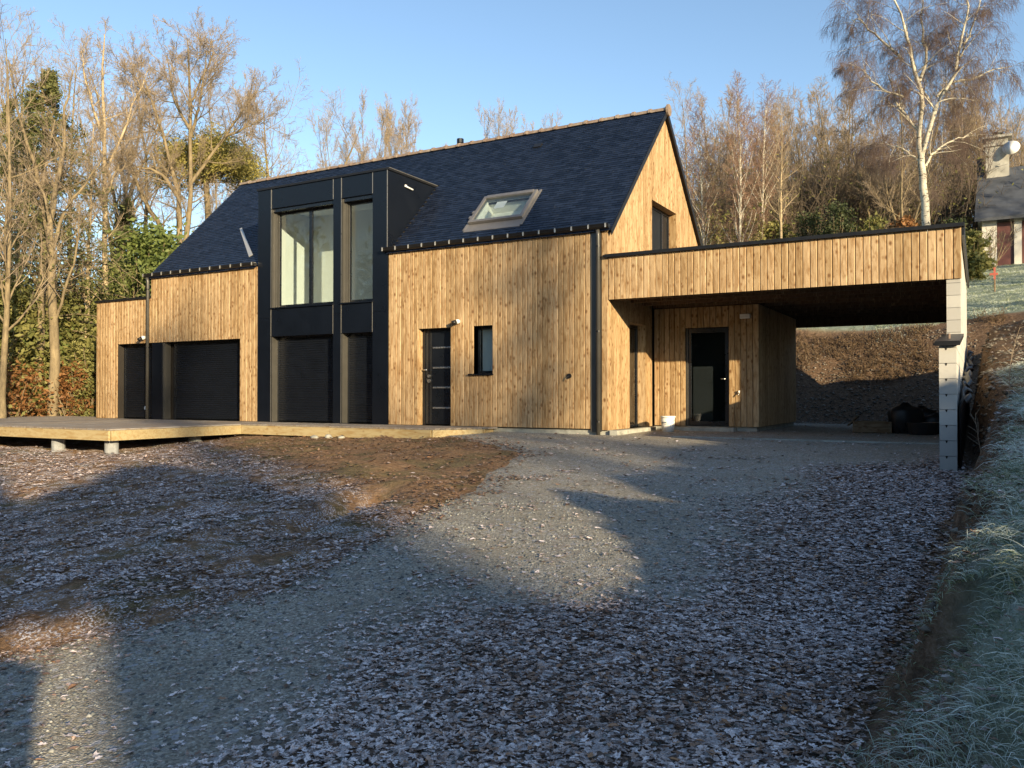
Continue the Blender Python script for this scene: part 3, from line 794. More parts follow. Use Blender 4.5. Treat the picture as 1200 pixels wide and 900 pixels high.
# retaining wall of concrete blocks
bw = MB().box(5.955, .06, -.45, 6.06, 7.9, 3.24).build('block_wall', M['concrete'], house)
bw['label'] = 'pale concrete block wall carrying the right end of the carport'
bl_me = {}
def block(x0, x1, y0, y1, z0, z1, par=None):
    key = (round(x1-x0, 3), round(y1-y0, 3), round(z1-z0, 3))
    if key not in bl_me:
        w, d, h = key; g = .003; c = .006
        vs = []
        for (xx, yy, zz) in ((g, g+c, g+c), (w-g, g+c, g+c), (w-g, d-g-c, g+c), (g, d-g-c, g+c), (g, g+c, h-g-c), (w-g, g+c, h-g-c), (w-g, d-g-c, h-g-c), (g, d-g-c, h-g-c)):
            vs.append((xx, yy, zz))
        m = MB().box(g, g, g, w-g, d-g, h-g)
        me = bpy.data.meshes.new('block'); me.from_pydata([tuple(v) for v in m.v], [], m.f); me.materials.append(M['block']); bl_me[key] = me
    o = link('block', bl_me[key], (x0, y0, z0), par or bw)
    return o
z = -.51; k = 0
while z < 3.2:
    off = .25 if k % 2 else 0
    y = .012
    while y < 7.9:
        L = min(.5-(off if y < .02 else 0), 7.9-y)
        if not (3.0 < z < 3.3 and False): block(5.905, 6.112, y, y+L, z, z+.20 if z+.2 < 3.24 else 3.24)
        y += L
    if z > .9: pass
    z += .2; k += 1
# low front part
low_w = MB().box(5.955, -3.02, -.5, 6.06, -.0, 1.26).build('low_wing_wall', M['concrete'], bw)
low_w['label'] = 'low stepped end of the block wall with dark coping'
for k in range(9):
    z = -.51+.2*k; off = .25 if k % 2 == 0 else 0; y = -3.066
    while y < -.01:
        L = min(.5-(off if y < -3.06 else 0), .005-y); 
        if L > .03: block(5.905, 6.112, y, y+L, z, z+.20, low_w)
        y += L
m = MB().prism([(0, -3.066, 1.292), (0, 0, 1.292), (0, 0, 1.60), (0, -3.066, 1.31)], (5.907, 0, 0), (6.11, 0, 0)); m.build('mortar_wedge', M['block'], low_w)
m = MB().prism([(0, -3.13, 1.315), (0, .02, 1.615), (0, .02, 1.665), (0, -3.13, 1.375)], (5.86, 0, 0), (6.15, 0, 0))
m.build('coping', M['gutter'], low_w)
for k in range(9):
    z = -.31+.2*k
    MB().prism([(5.985, 0, z-.03), (5.995, 0, z-.03), (6.005, 0, z+.004), (5.975, 0, z+.004)], (0, -3.0665, 0), (0, -3.05, 0)).build('notch', M['backing'], low_w)
MB().tube([(6.0, -2.2, 1.42), (6.0, -2.2, 1.53)], .02, 8).build('peg', M['ridge'], low_w)

# drainage sheet along the outside of the wall
V = []; F = []
for i in range(41):
    y = -2.9+i*.27; zt = .62+.19*i*.27*.55+.05*math.sin(i*1.7); x = 6.14+.02*math.sin(i*2.3)
    V += [(x+.01, y, -.3), (x, y, zt-.1), (x+.05+.05*math.sin(i*1.3), y, zt), (x+.08+.05*math.sin(i*1.3), y, zt-.06)]
for i in range(40):
    for q in range(3):
        a = i*4+q; F.append((a, a+4, a+5, a+1))
me = mesh_np('drainage_sheet', np.array(V), np.array(F), M['membrane'], True)
o = link('drainage_sheet', me, (0, 0, 0)); tag(o, 'black dimpled plastic sheet curling off the outside of the block wall', 'drainage sheet')
o.modifiers.new('thick', 'SOLIDIFY').thickness = .008

# ------------------------------------------------------------ small fittings on the walls
t = empty('spotlight', (-3.556, 0, 2.257), 'small white spotlight between entrance door and small window', 'wall lamp')
MB().tube([(-3.53, -.001, 2.28), (-3.53, -.07, 2.27)], .05, 12).build('lamp_base', M['white'], t, True)
MB().tube([(-3.545, -.07, 2.27), (-3.60, -.14, 2.235)], [.045, .05], 12).build('lamp_head', M['gutter'], t, True)
t = empty('spotlight', (-14.06, 0, 2.27), 'small pale spotlight above the shutter of the left annex', 'wall lamp')
MB().tube([(-14.05, -.001, 2.28), (-14.05, -.09, 2.27)], .055, 12).build('lamp_base', M['white'], t, True)
MB().tube([(-14.07, -.09, 2.27), (-14.13, -.16, 2.20)], [.045, .05], 12).build('lamp_head', M['gutter'], t, True)
t = empty('bulkhead_lamp', (2.06, 2.53, 2.34), 'white box lamp high on the wall under the carport', 'wall lamp')
box('lamp_body', M['white'], t, 1.955, 2.47, 2.29, 2.17, 2.539, 2.39, .012)
t = empty('garden_tap', (-.85, 0, 1.05), 'dark round tap on the front wall beside the downpipe', 'tap')
MB().tube([(-.85, -.001, 1.06), (-.85, -.03, 1.06)], .05, 12).build('plate', M['gutter'], t)
MB().tube([(-.85, -.03, 1.06), (-.85, -.07, 1.05), (-.87, -.08, .99)], .012, 8).build('spout', M['gutter'], t, True)
t = empty('outdoor_tap', (1.93, 2.53, .71), 'small pale tap right of the glazed door', 'tap')
MB().tube([(1.93, 2.54, .71), (1.93, 2.49, .71)], .014, 8).tube([(1.93, 2.49, .71), (1.92, 2.46, .66)], .012, 8).build('spout', M['steel'], t, True)
MB().tube([(1.93, 2.495, .71), (1.93, 2.495, .765)], [.008, .025], 8).build('lever', M['white'], t, True)
t = empty('electric_box', (-14.9, .2, .2), 'x', 'x'); bpy.data.objects.remove(t)

# ------------------------------------------------------------ terrace
deck = empty('wooden_terrace', (-9, -2, 0), 'wooden terrace with pale timber edge in front of the house', 'terrace')
def deck_front(x):
    if x < -8.83: return -4.66
    if x < -3.35: return -1.28
    return -1.28+(x+3.35)/.70*.85
_db = {}
x = -19.9
while x < -2.66:
    w = .14; y0 = deck_front(x+w/2)+RNG.uniform(-.006, .006)-.012; y1 = -.004
    if x < -16.4: y1 = .9
    L = y1-y0
    key = round(L, 2)
    if key not in _db:
        m = MB(); m.box(-w/2+.003, 0, -.03, w/2-.003, key, 0)
        me = bpy.data.meshes.new('board'); me.from_pydata([tuple(v) for v in m.v], [], m.f); _db[key] = me
        tm = 'deckboard'; 
        me.materials.append(M['deckboard'])
    o = link('board', _db[key], (x+w/2, y0, -.008+RNG.uniform(-.0015, .0015)), deck)
    x += .146
def edge_board(a, b):
    a, b = Vector(a), Vector(b); d = (b-a); n = max(1, round(d.length/2.4)); u = d.normalized(); nn = Vector((u.y, -u.x, 0))*.04
    for i in range(n):
        p = a+d*i/n+u*.003; q = a+d*(i+1)/n-u*.003
        m = MB().prism([p, q, q+nn, p+nn], (0, 0, -.245), (0, 0, -.042)); m.build('edge_board', M['deckedge'], deck)
edge_board((-19.9, -4.64, 0), (-8.83, -4.64, 0)); edge_board((-8.83, -4.64, 0), (-8.83, -1.27, 0)); edge_board((-8.78, -1.26, 0), (-3.35, -1.26, 0)); edge_board((-3.35, -1.26, 0), (-2.66, -.42, 0)); edge_board((-2.66, -.42, 0), (-2.66, -.03, 0))
m = MB()
for y in (-4.3, -3.2, -2.1, -1.0): m.box(-19.8, y, -.22, -8.9, y+.06, -.045)
m.box(-8.8, -.7, -.22, -2.9, -.64, -.045)
m.build('joist', M['joist'], deck)
def plot(x, y, label=None):
    z0 = float(ground_z(x, y))-.08
    o = MB().tube([(x, y, z0), (x, y, -.246)], .135, 16).build('post', M['plot'], deck, False)
    MB().tube([(x, y, z0+.02), (x, y, z0+.11)], [.19, .15], 16).build('collar', M['plot'], o)
for x, y in ((-9.13, -4.40), (-10.95, -4.40), (-13.6, -4.42), (-16.2, -4.42), (-9.3, -2.2), (-12, -2.2), (-14.6, -2.2)): plot(x, y)
# ------------------------------------------------------------ ground
def grow_axis(c0, c1, step, far, g=1.18):
    a = list(np.arange(c0, c1+1e-6, step)); s = step
    hi = []; x = a[-1]
    while x < far: s *= g; x += s; hi.append(x)
    s = step; lo = []; x = a[0]
    while x > -far: s *= g; x -= s; lo.append(x)
    return np.array(lo[::-1]+a+hi)
gx = grow_axis(-13, 9, .11, 420, 1.13); gy = grow_axis(-16, 13, .11, 420, 1.13)
GX, GY = np.meshgrid(gx, gy)
GZ = ground_z(GX, GY)
inside = (GX > -16.1) & (GX < -.1) & (GY > .3) & (GY < 6.3)
GZ = np.where(inside, np.minimum(GZ, -.25), GZ)
ny, nx = GX.shape
idx = np.arange(ny*nx).reshape(ny, nx)
F = np.stack([idx[:-1, :-1], idx[:-1, 1:], idx[1:, 1:], idx[1:, :-1]], -1).reshape(-1, 4)
me = mesh_np('ground', np.stack([GX, GY, GZ], -1).reshape(-1, 3), F, M['ground'], True)
SD = sdist(GX, GY); ED = edge_d(GX, GY)
camd = np.hypot(GX-6.356, GY+15.097)
nz = n2(GX, GY, 1.1, 9)*.5
grass = ss((SD-.15-.3*ss((GY+11)/1.5))/.35)*(1-ss((GY+2.6+nz)/2.2)*(1-ss((np.hypot(GX-6.5, GY-1)-14+nz*2)/2.5)))
grass = np.where(GY > 11.9+.3*nz, ss((GY-11.9)/.5), grass)*np.where(GX < -12, ss((GX+26)/12), 1)
rub = ss((SD+.35)/.5)*(1-grass)*(GX > -14)
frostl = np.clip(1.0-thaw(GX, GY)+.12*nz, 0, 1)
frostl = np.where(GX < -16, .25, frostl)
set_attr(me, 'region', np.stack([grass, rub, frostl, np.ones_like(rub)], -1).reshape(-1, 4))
o = link('ground', me, (0, 0, 0)); o['kind'] = 'structure'
# gravel drive: a sheet over the soil, its rim sinking into it
j0, j1 = np.searchsorted(gy, -20), np.searchsorted(gy, 7.9); i0, i1 = np.searchsorted(gx, -6), np.searchsorted(gx, 9)
e = ED[j0:j1, i0:i1]+.12*n2(GX, GY, 5, 12)[j0:j1, i0:i1]
s_ = SD[j0:j1, i0:i1]+.05*n2(GX, GY, 6, 13)[j0:j1, i0:i1]
h = np.minimum(np.clip(-e*.12, -.05, .012), np.clip((-s_-.12)*.12, -.05, .012))
sub = idx[j0:j1, i0:i1]; keep = (h > -.049)
hid = inside[j0:j1, i0:i1]
kf = keep[:-1, :-1] & keep[1:, :-1] & keep[:-1, 1:] & keep[1:, 1:] & ~hid[:-1, :-1]
Vg = np.stack([GX[j0:j1, i0:i1], GY[j0:j1, i0:i1], GZ[j0:j1, i0:i1]+h], -1).reshape(-1, 3)
li = np.arange(sub.size).reshape(sub.shape)
F = np.stack([li[:-1, :-1], li[:-1, 1:], li[1:, 1:], li[1:, :-1]], -1)[kf]
me = mesh_np('gravel_drive', Vg, F, M['gravel'], True); lz = leafzone(GX[j0:j1, i0:i1], GY[j0:j1, i0:i1]); set_attr(me, 'litter', np.stack([lz]*4, -1).reshape(-1, 4))
o = link('gravel_drive', me, (0, 0, 0)); o['kind'] = 'structure'
# carport floor edge
m = MB().box(1.3, -.06, -.3, 5.9, .07, -.105); o = m.build('concrete_kerb', M['concrete'], None); o['kind'] = 'structure'
o['label'] = 'pale concrete strip at the front edge of the carport floor'
# ------------------------------------------------------------ bucket, crate, sacks
def zg(x, y): return float(ground_z(x, y))
b = empty('bucket', (.62, 1.9, -.11), 'white plastic bucket standing beside the glazed door step', 'bucket')
bx, by, bz = .62, 1.75, -.105
P = [(bx, by, bz), (bx, by, bz+.005), (bx, by, bz+.30), (bx, by, bz+.335), (bx, by, bz+.335)]
m = MB().tube([(bx, by, bz), (bx, by, bz+.30)], [.125, .148], 20).tube([(bx, by, bz+.30), (bx, by, bz+.315), (bx, by, bz+.335)], [.158, .162, .158], 20)
m.build('body', M['white'], b, True)
m = MB()
for k in range(5):
    a0 = math.radians(232+k*9); a1 = math.radians(232+(k+1)*9)
    m.quad((bx+.143*math.cos(a0), by+.143*math.sin(a0), bz+.19), (bx+.143*math.cos(a1), by+.143*math.sin(a1), bz+.19), (bx+.145*math.cos(a1), by+.145*math.sin(a1), bz+.215), (bx+.145*math.cos(a0), by+.145*math.sin(a0), bz+.215))
M['bluelabel'] = plain('blue_grey_print', (.12, .16, .22), .6)
m.build('label', M['bluelabel'], b)
m = MB().tube([(bx+.158*math.cos(a), by-.0+.158*math.sin(a), bz+.27-.10*math.sin(math.pi*(i/12))) for i, a in enumerate([math.pi+math.pi*k/12 for k in range(13)])], .004, 6, False)
m.build('handle', M['steel'], b)
cr_ = empty('planter_crate', (4.45, 3.2, -.1), 'low wooden crate with a board leaning on its left end', 'crate')
z0 = -.1
M['oldwood'] = wood_mat('weathered_board', [(.20,.15,.09), (.23,.17,.10), (.18,.13,.08), (.21,.16,.10)], axis=0)
for k in range(2): box('side_board', M['oldwood'], cr_, 4.12, 3.10, z0+.01+k*.115, 4.80, 3.125, z0+.12+k*.115); box('side_board', M['oldwood'], cr_, 4.12, 3.50, z0+.01+k*.115, 4.80, 3.525, z0+.12+k*.115)
box('end_board', M['oldwood'], cr_, 4.095, 3.10, z0, 4.12, 3.525, z0+.24); box('end_board', M['oldwood'], cr_, 4.80, 3.10, z0, 4.825, 3.525, z0+.24)
box('soil_fill', M['backing'], cr_, 4.121, 3.126, z0, 4.799, 3.499, z0+.21)
m = MB().prism([(3.98, 3.15, z0+.15), (4.18, 3.15, z0+.36), (4.20, 3.15, z0+.345), (4.0, 3.15, z0+.135)], (0, 0, 0), (0, .3, 0)); o = m.build('loose_board', M['oldwood'], None)
tag(o, 'short pale board tilted on the crate end', 'board')
def sack(x, y, r, h, seed, label, mat='membrane'):
    rs = np.random.RandomState(seed); nU, nV = 20, 10; V = []; F = []
    zb = -.10
    for j in range(nV+1):
        t = j/nV
        rad = r*(math.sin(math.pi*min(1, .18+t*.62))**.6)*(1-.0*t) if t < .85 else r*(.55-(t-.85)*2.6)
        for i in range(nU):
            a = 2*math.pi*i/nU
            q = rad*(1+.10*math.sin(3*a+seed)+.05*math.sin(7*a+seed*2+t*4)+rs.uniform(-.03, .03))
            V.append((x+q*math.cos(a), y+q*math.sin(a)*.9, zb+h*t+rs.uniform(-.01, .01)))
    for j in range(nV):
        for i in range(nU):
            F.append((j*nU+i, j*nU+(i+1) % nU, (j+1)*nU+(i+1) % nU, (j+1)*nU+i))
    me = mesh_np('rubble_sack', np.array(V), np.array(F), M[mat], True)
    o = link('rubble_sack', me, (0, 0, 0)); tag(o, label, 'sack', 'dark sacks and tub at the back of the carport'); return o
sack(5.05, 3.3, .33, .62, 1, 'left and tallest of the dark sacks beside the crate')
sack(5.62, 3.5, .27, .42, 2, 'dark sack slumped against the block wall')
sack(5.3, 4.1, .30, .55, 3, 'dark sack behind the two front ones')
box_ = empty('masonry_tub', (5.35, 2.75, -.1), 'low black mortar tub in front of the dark sacks', 'tub')
MB().tube([(5.4, 2.85, -.1), (5.4, 2.85, .14)], [.24, .3], 20, True).build('tub_body', M['membrane'], box_)

# ------------------------------------------------------------ red marker and stones by the deck
t = empty('marker_stake', (7.1, 13.2, zg(7.1, 13.2)), 'small red topped marker stake on the frosted lawn', 'stake')
sx, sy = 6.9, 21.0; sz = zg(sx, sy)
t.location = (sx, sy, sz); WL[t.name] = Vector((sx, sy, sz))
MB().tube([(sx, sy, sz), (sx, sy, sz+.75)], .03, 6).build('stake', M['oldwood'], t)
MB().box(sx-.16, sy-.03, sz+.66, sx+.11, sy-.0, sz+.74).box(sx-.035, sy-.031, sz+.5, sx+.035, sy-.001, sz+.95).build('marker_head', M['red'], t)
def stone(x, y, r, seed, mat, label):
    rs = np.random.RandomState(seed); nU, nV = 10, 6; V = []; F = []
    z = zg(x, y)
    ax = rs.uniform(.6, 1.3, 3); sq = rs.uniform(.3, .6)
    for j in range(nV+1):
        ph = math.pi*j/nV
        for i in range(nU):
            a = 2*math.pi*i/nU; q = r*(1+rs.uniform(-.12, .12))
            V.append((x+q*ax[0]*math.sin(ph)*math.cos(a), y+q*ax[1]*math.sin(ph)*math.sin(a), z+q*sq*math.cos(ph)+r*.1))
    for j in range(nV):
        for i in range(nU): F.append((j*nU+i, (j+1)*nU+i, (j+1)*nU+(i+1) % nU, j*nU+(i+1) % nU))
    me = mesh_np('stone', np.array(V), np.array(F), M[mat]); o = link('stone', me, (0, 0, 0)); tag(o, label, 'stone', 'pale stones around the terrace'); return o
for i, (x, y, r) in enumerate(((-6.3, -1.5, .10), (-5.9, -1.5, .13), (-5.55, -1.48, .08))):
    stone(x, y, r, i+10, 'concrete', ['pale stone under the terrace edge, left of three', 'largest pale stone under the middle of the terrace edge', 'pale stone under the terrace edge, right of three', 'pale stone on the soil beneath the left terrace part', 'small pale stone near the right end of the terrace edge'][i])

# ------------------------------------------------------------ neighbour's house on the hill
def NP(Z, px, z): # camera-depth placement on the hill
    l = (px-600)/967*Z; return (6.356-.4924*Z+.8704*l, -15.097+.8704*Z+.4924*l, z)
nh = empty('neighbour_house', NP(45, 1240, 7.4), 'white rendered house with slate roof and chimney up the hill', 'house')
M['render'] = plain('old_white_render', (.55, .53, .48), .9, 0, .12, 2)
M['brownwood'] = plain('brown_red_shutters', (.10, .035, .03), .6)
M['oldslate'] = plain('frosted_old_slate', (.06, .066, .078), .6, 0, .5, 1.2)
M['chim'] = plain('chimney_render', (.36, .35, .31), .9, 0, .25, 2.5)
ul0 = Vector((.8704, .4924, 0)); uf0 = Vector((-.4924, .8704, 0)); ul = ul0*.866-uf0*.5; uf = uf0*.866+ul0*.5; NO = Vector(NP(45, 1152, 0))
def nb(m, a0, a1, b0, b1, z0, z1):
    pts = [NO+ul*a+uf*b for a, b in ((a0, b0), (a1, b0), (a1, b1), (a0, b1))]
    return m.prism([(p.x, p.y, 0) for p in pts], (0, 0, z0), (0, 0, z1))
m = MB(); nb(m, 0, .7, 0, 7, 6.6, 10.25); nb(m, 1.5, 1.85, 0, .35, 7.2, 10.2); nb(m, 3.9, 12, 0, 7, 6.6, 10.25); nb(m, .7, 3.9, .6, 7, 6.6, 10.25); nb(m, .3, 12, -.3, 0.6, 6.6, 7.3)
nw = m.build('wall', M['render'], nh)
m = MB(); nb(m, .72, 1.48, .1, .2, 7.4, 10.0); m.build('shutter', M['brownwood'], nh)
m = MB(); nb(m, 1.88, 3.88, .25, .33, 7.4, 10.0); ww = m.build('window', M['brownwood'], nh)
m = MB(); nb(m, 2.05, 2.75, .23, .249, 7.6, 9.8); m.build('pane', M['darkglass'], ww)
m = MB(); nb(m, 2.95, 3.7, .23, .249, 7.6, 9.8); m.build('pane', M['darkglass'], ww)
m = MB()
A = [NO+ul*(-.35)+uf*(-.5)+Vector((0, 0, 10.22)), NO+ul*12.4+uf*(-.5)+Vector((0, 0, 10.22)), NO+ul*12.4+uf*3.3+Vector((0, 0, 13.7)), NO+ul*(-.2)+uf*3.3+Vector((0, 0, 13.7))]
m.prism(A, (0, 0, -.16), (0, 0, 0))
B_ = [A[3], A[2], NO+ul*12.4+uf*7.3+Vector((0, 0, 10.22)), NO+ul*(-.35)+uf*7.3+Vector((0, 0, 10.22))]
m.prism(B_, (0, 0, -.16), (0, 0, -.005))
nroof = m.build('roof', M['oldslate'], nh)
m = MB(); p = NO; m.prism([NO+ul*(-.2)+uf*.05+Vector((0, 0, 10.1)), NO+ul*(-.2)+uf*6.9+Vector((0, 0, 10.1)), NO+ul*(-.1)+uf*3.3+Vector((0, 0, 13.5))], ul*.0, ul*.2); m.build('gable', M['render'], nh)
m = MB(); nb(m, .2, 1.35, 2.6, 3.4, 11.9, 14.85); nb(m, .1, 1.45, 2.5, 3.5, 14.85, 14.97); nb(m, .25, 1.3, 2.65, 3.35, 14.97, 15.30); nb(m, .05, 1.5, 2.45, 3.55, 15.30, 15.42); ch = m.build('chimney', M['chim'], nroof)
c0 = NO+ul*.8+uf*3; MB().tube([c0+Vector((0, 0, 15.42)), c0+Vector((0, 0, 15.62))], .15, 8).tube([c0+Vector((0, 0, 15.64)), c0+Vector((0, 0, 15.70))], .3, 8).build('chimney_cowl', M['gutter'], nroof)
c1 = NO+ul*1.45+uf*2.35+Vector((0, 0, 14.55)); dn = (-uf+Vector((0, 0, .35))+ul*(-.15)).normalized()
m = MB().tube([c1, c1+dn*.02, c1+dn*.06], [.05, .40, .44], 24); m.build('satellite_dish', M['white'], nroof, True)
m = MB(); nb(m, -.25, .1, 2.9, 3.3, 12.8, 14.3); m.build('vent_stack', M['gutter'], nroof)
m = MB(); g0 = [NO+ul*2.3+uf*(-1.2)+Vector((0, 0, 10.5)), NO+ul*12+uf*(-1.2)+Vector((0, 0, 10.5)), NO+ul*12+uf*(-1.2)+Vector((0, 0, 16)), NO+ul*6+uf*(-1.2)+Vector((0, 0, 13.6))]
g0 = [NO+ul*2.6+uf*(-1.4)+Vector((0, 0, 11.2)), NO+ul*12+uf*(-1.4)+Vector((0, 0, 16.4)), NO+ul*12+uf*(-1.4)+Vector((0, 0, 16.1)), NO+ul*2.6+uf*(-1.4)+Vector((0, 0, 10.9))]
# ------------------------------------------------------------ trees
def unit(v): return v/np.maximum(np.linalg.norm(v, axis=-1, keepdims=True), 1e-9)
def paths(S, D, L, R0, R1, n, rs, wob=.15, up=0., grav=0.):
    """vectorised branch paths: returns points (N,n+1,3), radii (N,n+1)"""
    N = len(S); P = np.zeros((N, n+1, 3)); P[:, 0] = S; d = unit(D); st = (L/n)[:, None]
    for i in range(n):
        d = d + rs.normal(0, wob, (N, 3)); d[:, 2] += up - grav*(i+1)/n; d = unit(d)
        P[:, i+1] = P[:, i] + d*st
    t = np.linspace(0, 1, n+1)[None, :]
    return P, R0[:, None]*(1-t)+R1[:, None]*t
def spawn(P, R, k, rs, t0=.25, t1=1., ang=50, lr=.5, L=None, rr=.5, jit=.3, angvar=12):
    """k children per path"""
    N, n1, _ = P.shape; n = n1-1
    t = (t0+(t1-t0)*(np.arange(k)[None, :]+rs.rand(N, k))/k)*n*.999
    i = t.astype(int); f = (t-i)[..., None]; I = np.arange(N)[:, None]
    A = P[I, i]; B = P[I, i+1]; S = A*(1-f)+B*f; d = unit(B-A)
    r = R[I, i]*(1-f[..., 0])+R[I, i+1]*f[..., 0]
    az = rs.rand(N, 1)*6.28+np.arange(k)[None, :]*2.4+rs.normal(0, .4, (N, k))
    ref = np.where(np.abs(d[..., 2:3]) > .9, np.array([1., 0, 0]), np.array([0, 0, 1.]))
    u = unit(np.cross(d, ref)); w = np.cross(d, u)
    a = np.radians(ang+rs.normal(0, angvar, (N, k)))[..., None]
    D = d*np.cos(a)+(u*np.cos(az)[..., None]+w*np.sin(az)[..., None])*np.sin(a)
    ll = L[:, None]*lr*(1-.45*(t/n))*(1+jit*(rs.rand(N, k)*2-1))
    return S.reshape(-1, 3), D.reshape(-1, 3), ll.reshape(-1), np.minimum(r*rr, .5).reshape(-1)
def tubes(P, R, ns):
    N, n1, _ = P.shape
    d = np.zeros_like(P); d[:, 1:-1] = P[:, 2:]-P[:, :-2]; d[:, 0] = P[:, 1]-P[:, 0]; d[:, -1] = P[:, -1]-P[:, -2]; d = unit(d)
    ref = np.where(np.abs(d[..., 2:3]) > .9, np.array([1., 0, 0]), np.array([0, 0, 1.]))
    u = unit(np.cross(d, ref)); w = np.cross(d, u)
    a = np.arange(ns)*2*np.pi/ns
    V = P[:, :, None]+(u[:, :, None]*np.cos(a)[None, None, :, None]+w[:, :, None]*np.sin(a)[None, None, :, None])*R[:, :, None, None]
    ix = np.arange(N*n1*ns).reshape(N, n1, ns)
    F = np.stack([ix[:, :-1], np.roll(ix, -1, 2)[:, :-1], np.roll(ix, -1, 2)[:, 1:], ix[:, 1:]], -1).reshape(-1, 4)
    return V.reshape(-1, 3), F
def join(parts):
    V = []; F = []; n = 0
    for v, f in parts: V.append(v); F.append(f+n); n += len(v)
    return np.concatenate(V), np.concatenate(F)
def bare_tree(seed, H=14, r0=.22, fb=.3, k1=18, l1=.36, a1=48, up1=.06, k2=6, k3=5, k4=3, tw=.0085, wob=.1, lean=(0, 0), droop=0., forks=1, forkang=14, forkh=.25, l2=.5, l3=.5, l4=.5, ttip=.25, grav1=0):
    rs = np.random.RandomState(seed)
    # trunk, then leader forks
    hf = H*forkh if forks > 1 else H
    T, TR = paths(np.zeros((1, 3)), np.array([[lean[0], lean[1], 1.]]), np.array([hf]), np.array([r0]), np.array([r0*(.78 if forks > 1 else ttip*.4)]), 10, rs, wob*.35, .03)
    TR[:, 0] *= 1.35
    parts_t = [tubes(T, TR, 9)]
    if forks > 1:
        S = np.repeat(T[:, -1], forks, 0); az = rs.rand()*6.28+np.arange(forks)*6.28/forks+rs.normal(0, .3, forks)
        an = np.radians(forkang*(1+rs.uniform(-.3, .3, forks)))
        D = np.stack([np.cos(az)*np.sin(an), np.sin(az)*np.sin(an), np.cos(an)], -1)
        Ls = (H-hf)*rs.uniform(.8, 1.05, forks)
        L_, LR = paths(S, D, Ls, np.full(forks, r0*.6), np.full(forks, r0*ttip*.3+.008), 10, rs, wob*.6, .03)
        parts_t.append(tubes(L_, LR, 7)); base, bR, bL = L_, LR, np.full(forks, H*.8); fbb = .15 if fb < forkh else (fb-forkh)/(1-forkh)
        kk = max(3, int(k1/forks*1.25))
    else: base, bR, bL, fbb, kk = T, TR, np.array([H]), fb, k1
    S, D, L, R = spawn(base, bR, kk, rs, fbb, .99, a1, l1, bL, .45, .3)
    P1, R1 = paths(S, D, L, R, np.maximum(R*.25, tw), 7, rs, wob, up1, grav1)
    parts_t.append(tubes(P1, R1, 5))
    S, D, L2, R = spawn(P1, R1, k2, rs, .2, 1., 42, l2, L, .6, .35)
    P2, R2 = paths(S, D, L2, np.maximum(R, tw), np.full(len(S), tw), 4, rs, wob*1.2, up1, droop*.3)
    tw_parts = [tubes(P2, R2, 4)]
    S, D, L3, R = spawn(P2, R2, k3, rs, .15, 1., 42, l3, L2, .6, .35)
    P3, R3 = paths(S, D, L3, np.full(len(S), tw*.9), np.full(len(S), tw*.5), 3, rs, wob*1.3, up1*.5, droop)
    tw_parts.append(tubes(P3, R3, 3))
    if k4:
        S, D, L4, R = spawn(P3, R3, k4, rs, .2, 1., 40, l4, L3, .6, .4)
        P4, R4 = paths(S, D, L4, np.full(len(S), tw*.6), np.full(len(S), tw*.4), 3 if droop else 2, rs, wob, 0, droop*1.3)
        tw_parts.append(tubes(P4, R4, 3))
    return join(parts_t), join(tw_parts), (P2, P3)
def leaves(C_, n, size, rs, aspect=.5, spread=None, flat=.0, tone=None):
    """n quads scattered round the centres C_ (gaussian spread)"""
    c = C_[rs.randint(0, len(C_), n)] + rs.normal(0, 1, (n, 3))*(spread if spread is not None else .1)
    a = unit(rs.normal(0, 1, (n, 3))*np.array([1, 1, 1-flat])); b = unit(np.cross(a, rs.normal(0, 1, (n, 3))))
    s = size*(.6+.8*rs.rand(n))[:, None]
    V = np.stack([c-a*s, c-b*s*aspect, c+a*s, c+b*s*aspect], 1).reshape(-1, 3)
    F = np.arange(n*4).reshape(n, 4)
    tn = rs.rand(n); T = np.repeat(np.stack([tn, tn, tn, np.ones(n)], -1), 4, 0)
    return V, F, T
protos = {}
def proto(key, **kw):
    mats = kw.pop('mats', ('bark', 'twig'))
    t, w, cc = bare_tree(**kw)
    protos[key] = (mesh_np('trunk', *t, M[mats[0]], True), mesh_np('crown', *w, M[mats[1]], True), cc, kw.get('H', 14))
def plant(key, name, x, y, rot=0, s=1., label=None, cat='tree', group=None, z=None, sz=None, extra=None):
    zz = (zg(x, y)-.15) if z is None else z
    r = empty(name, (x, y, zz)); r.rotation_euler = (0, 0, rot); r.scale = (s, s, sz or s)
    tag(r, label, cat, group)
    tm, cm = protos[key][:2]
    for nm, me in (('trunk', tm), ('crown', cm)):
        o = bpy.data.objects.new(nm, me); COL.objects.link(o); o.parent = r
    if extra is not None:
        o = bpy.data.objects.new(extra[0], extra[1]); COL.objects.link(o); o.parent = r
    return r
def at(px, Z): # a point on the ground plan, from bearing and distance
    l = (px-600)/967*Z; return 6.356-.4924*Z+.8704*l, -15.097+.8704*Z+.4924*l
def H_for(py, Z, z0): return .69+(462-py)/967*Z-z0
def put(key, name, px, Z, top, rot=0, slim=1., **kw):
    x, y = at(px, Z); z0 = zg(x, y)-.15; h = H_for(top, Z, z0); s = h/protos[key][3]*(.93 if Z > 50 else .97)
    return plant(key, name, x, y, rot, s*slim, sz=s, **kw)

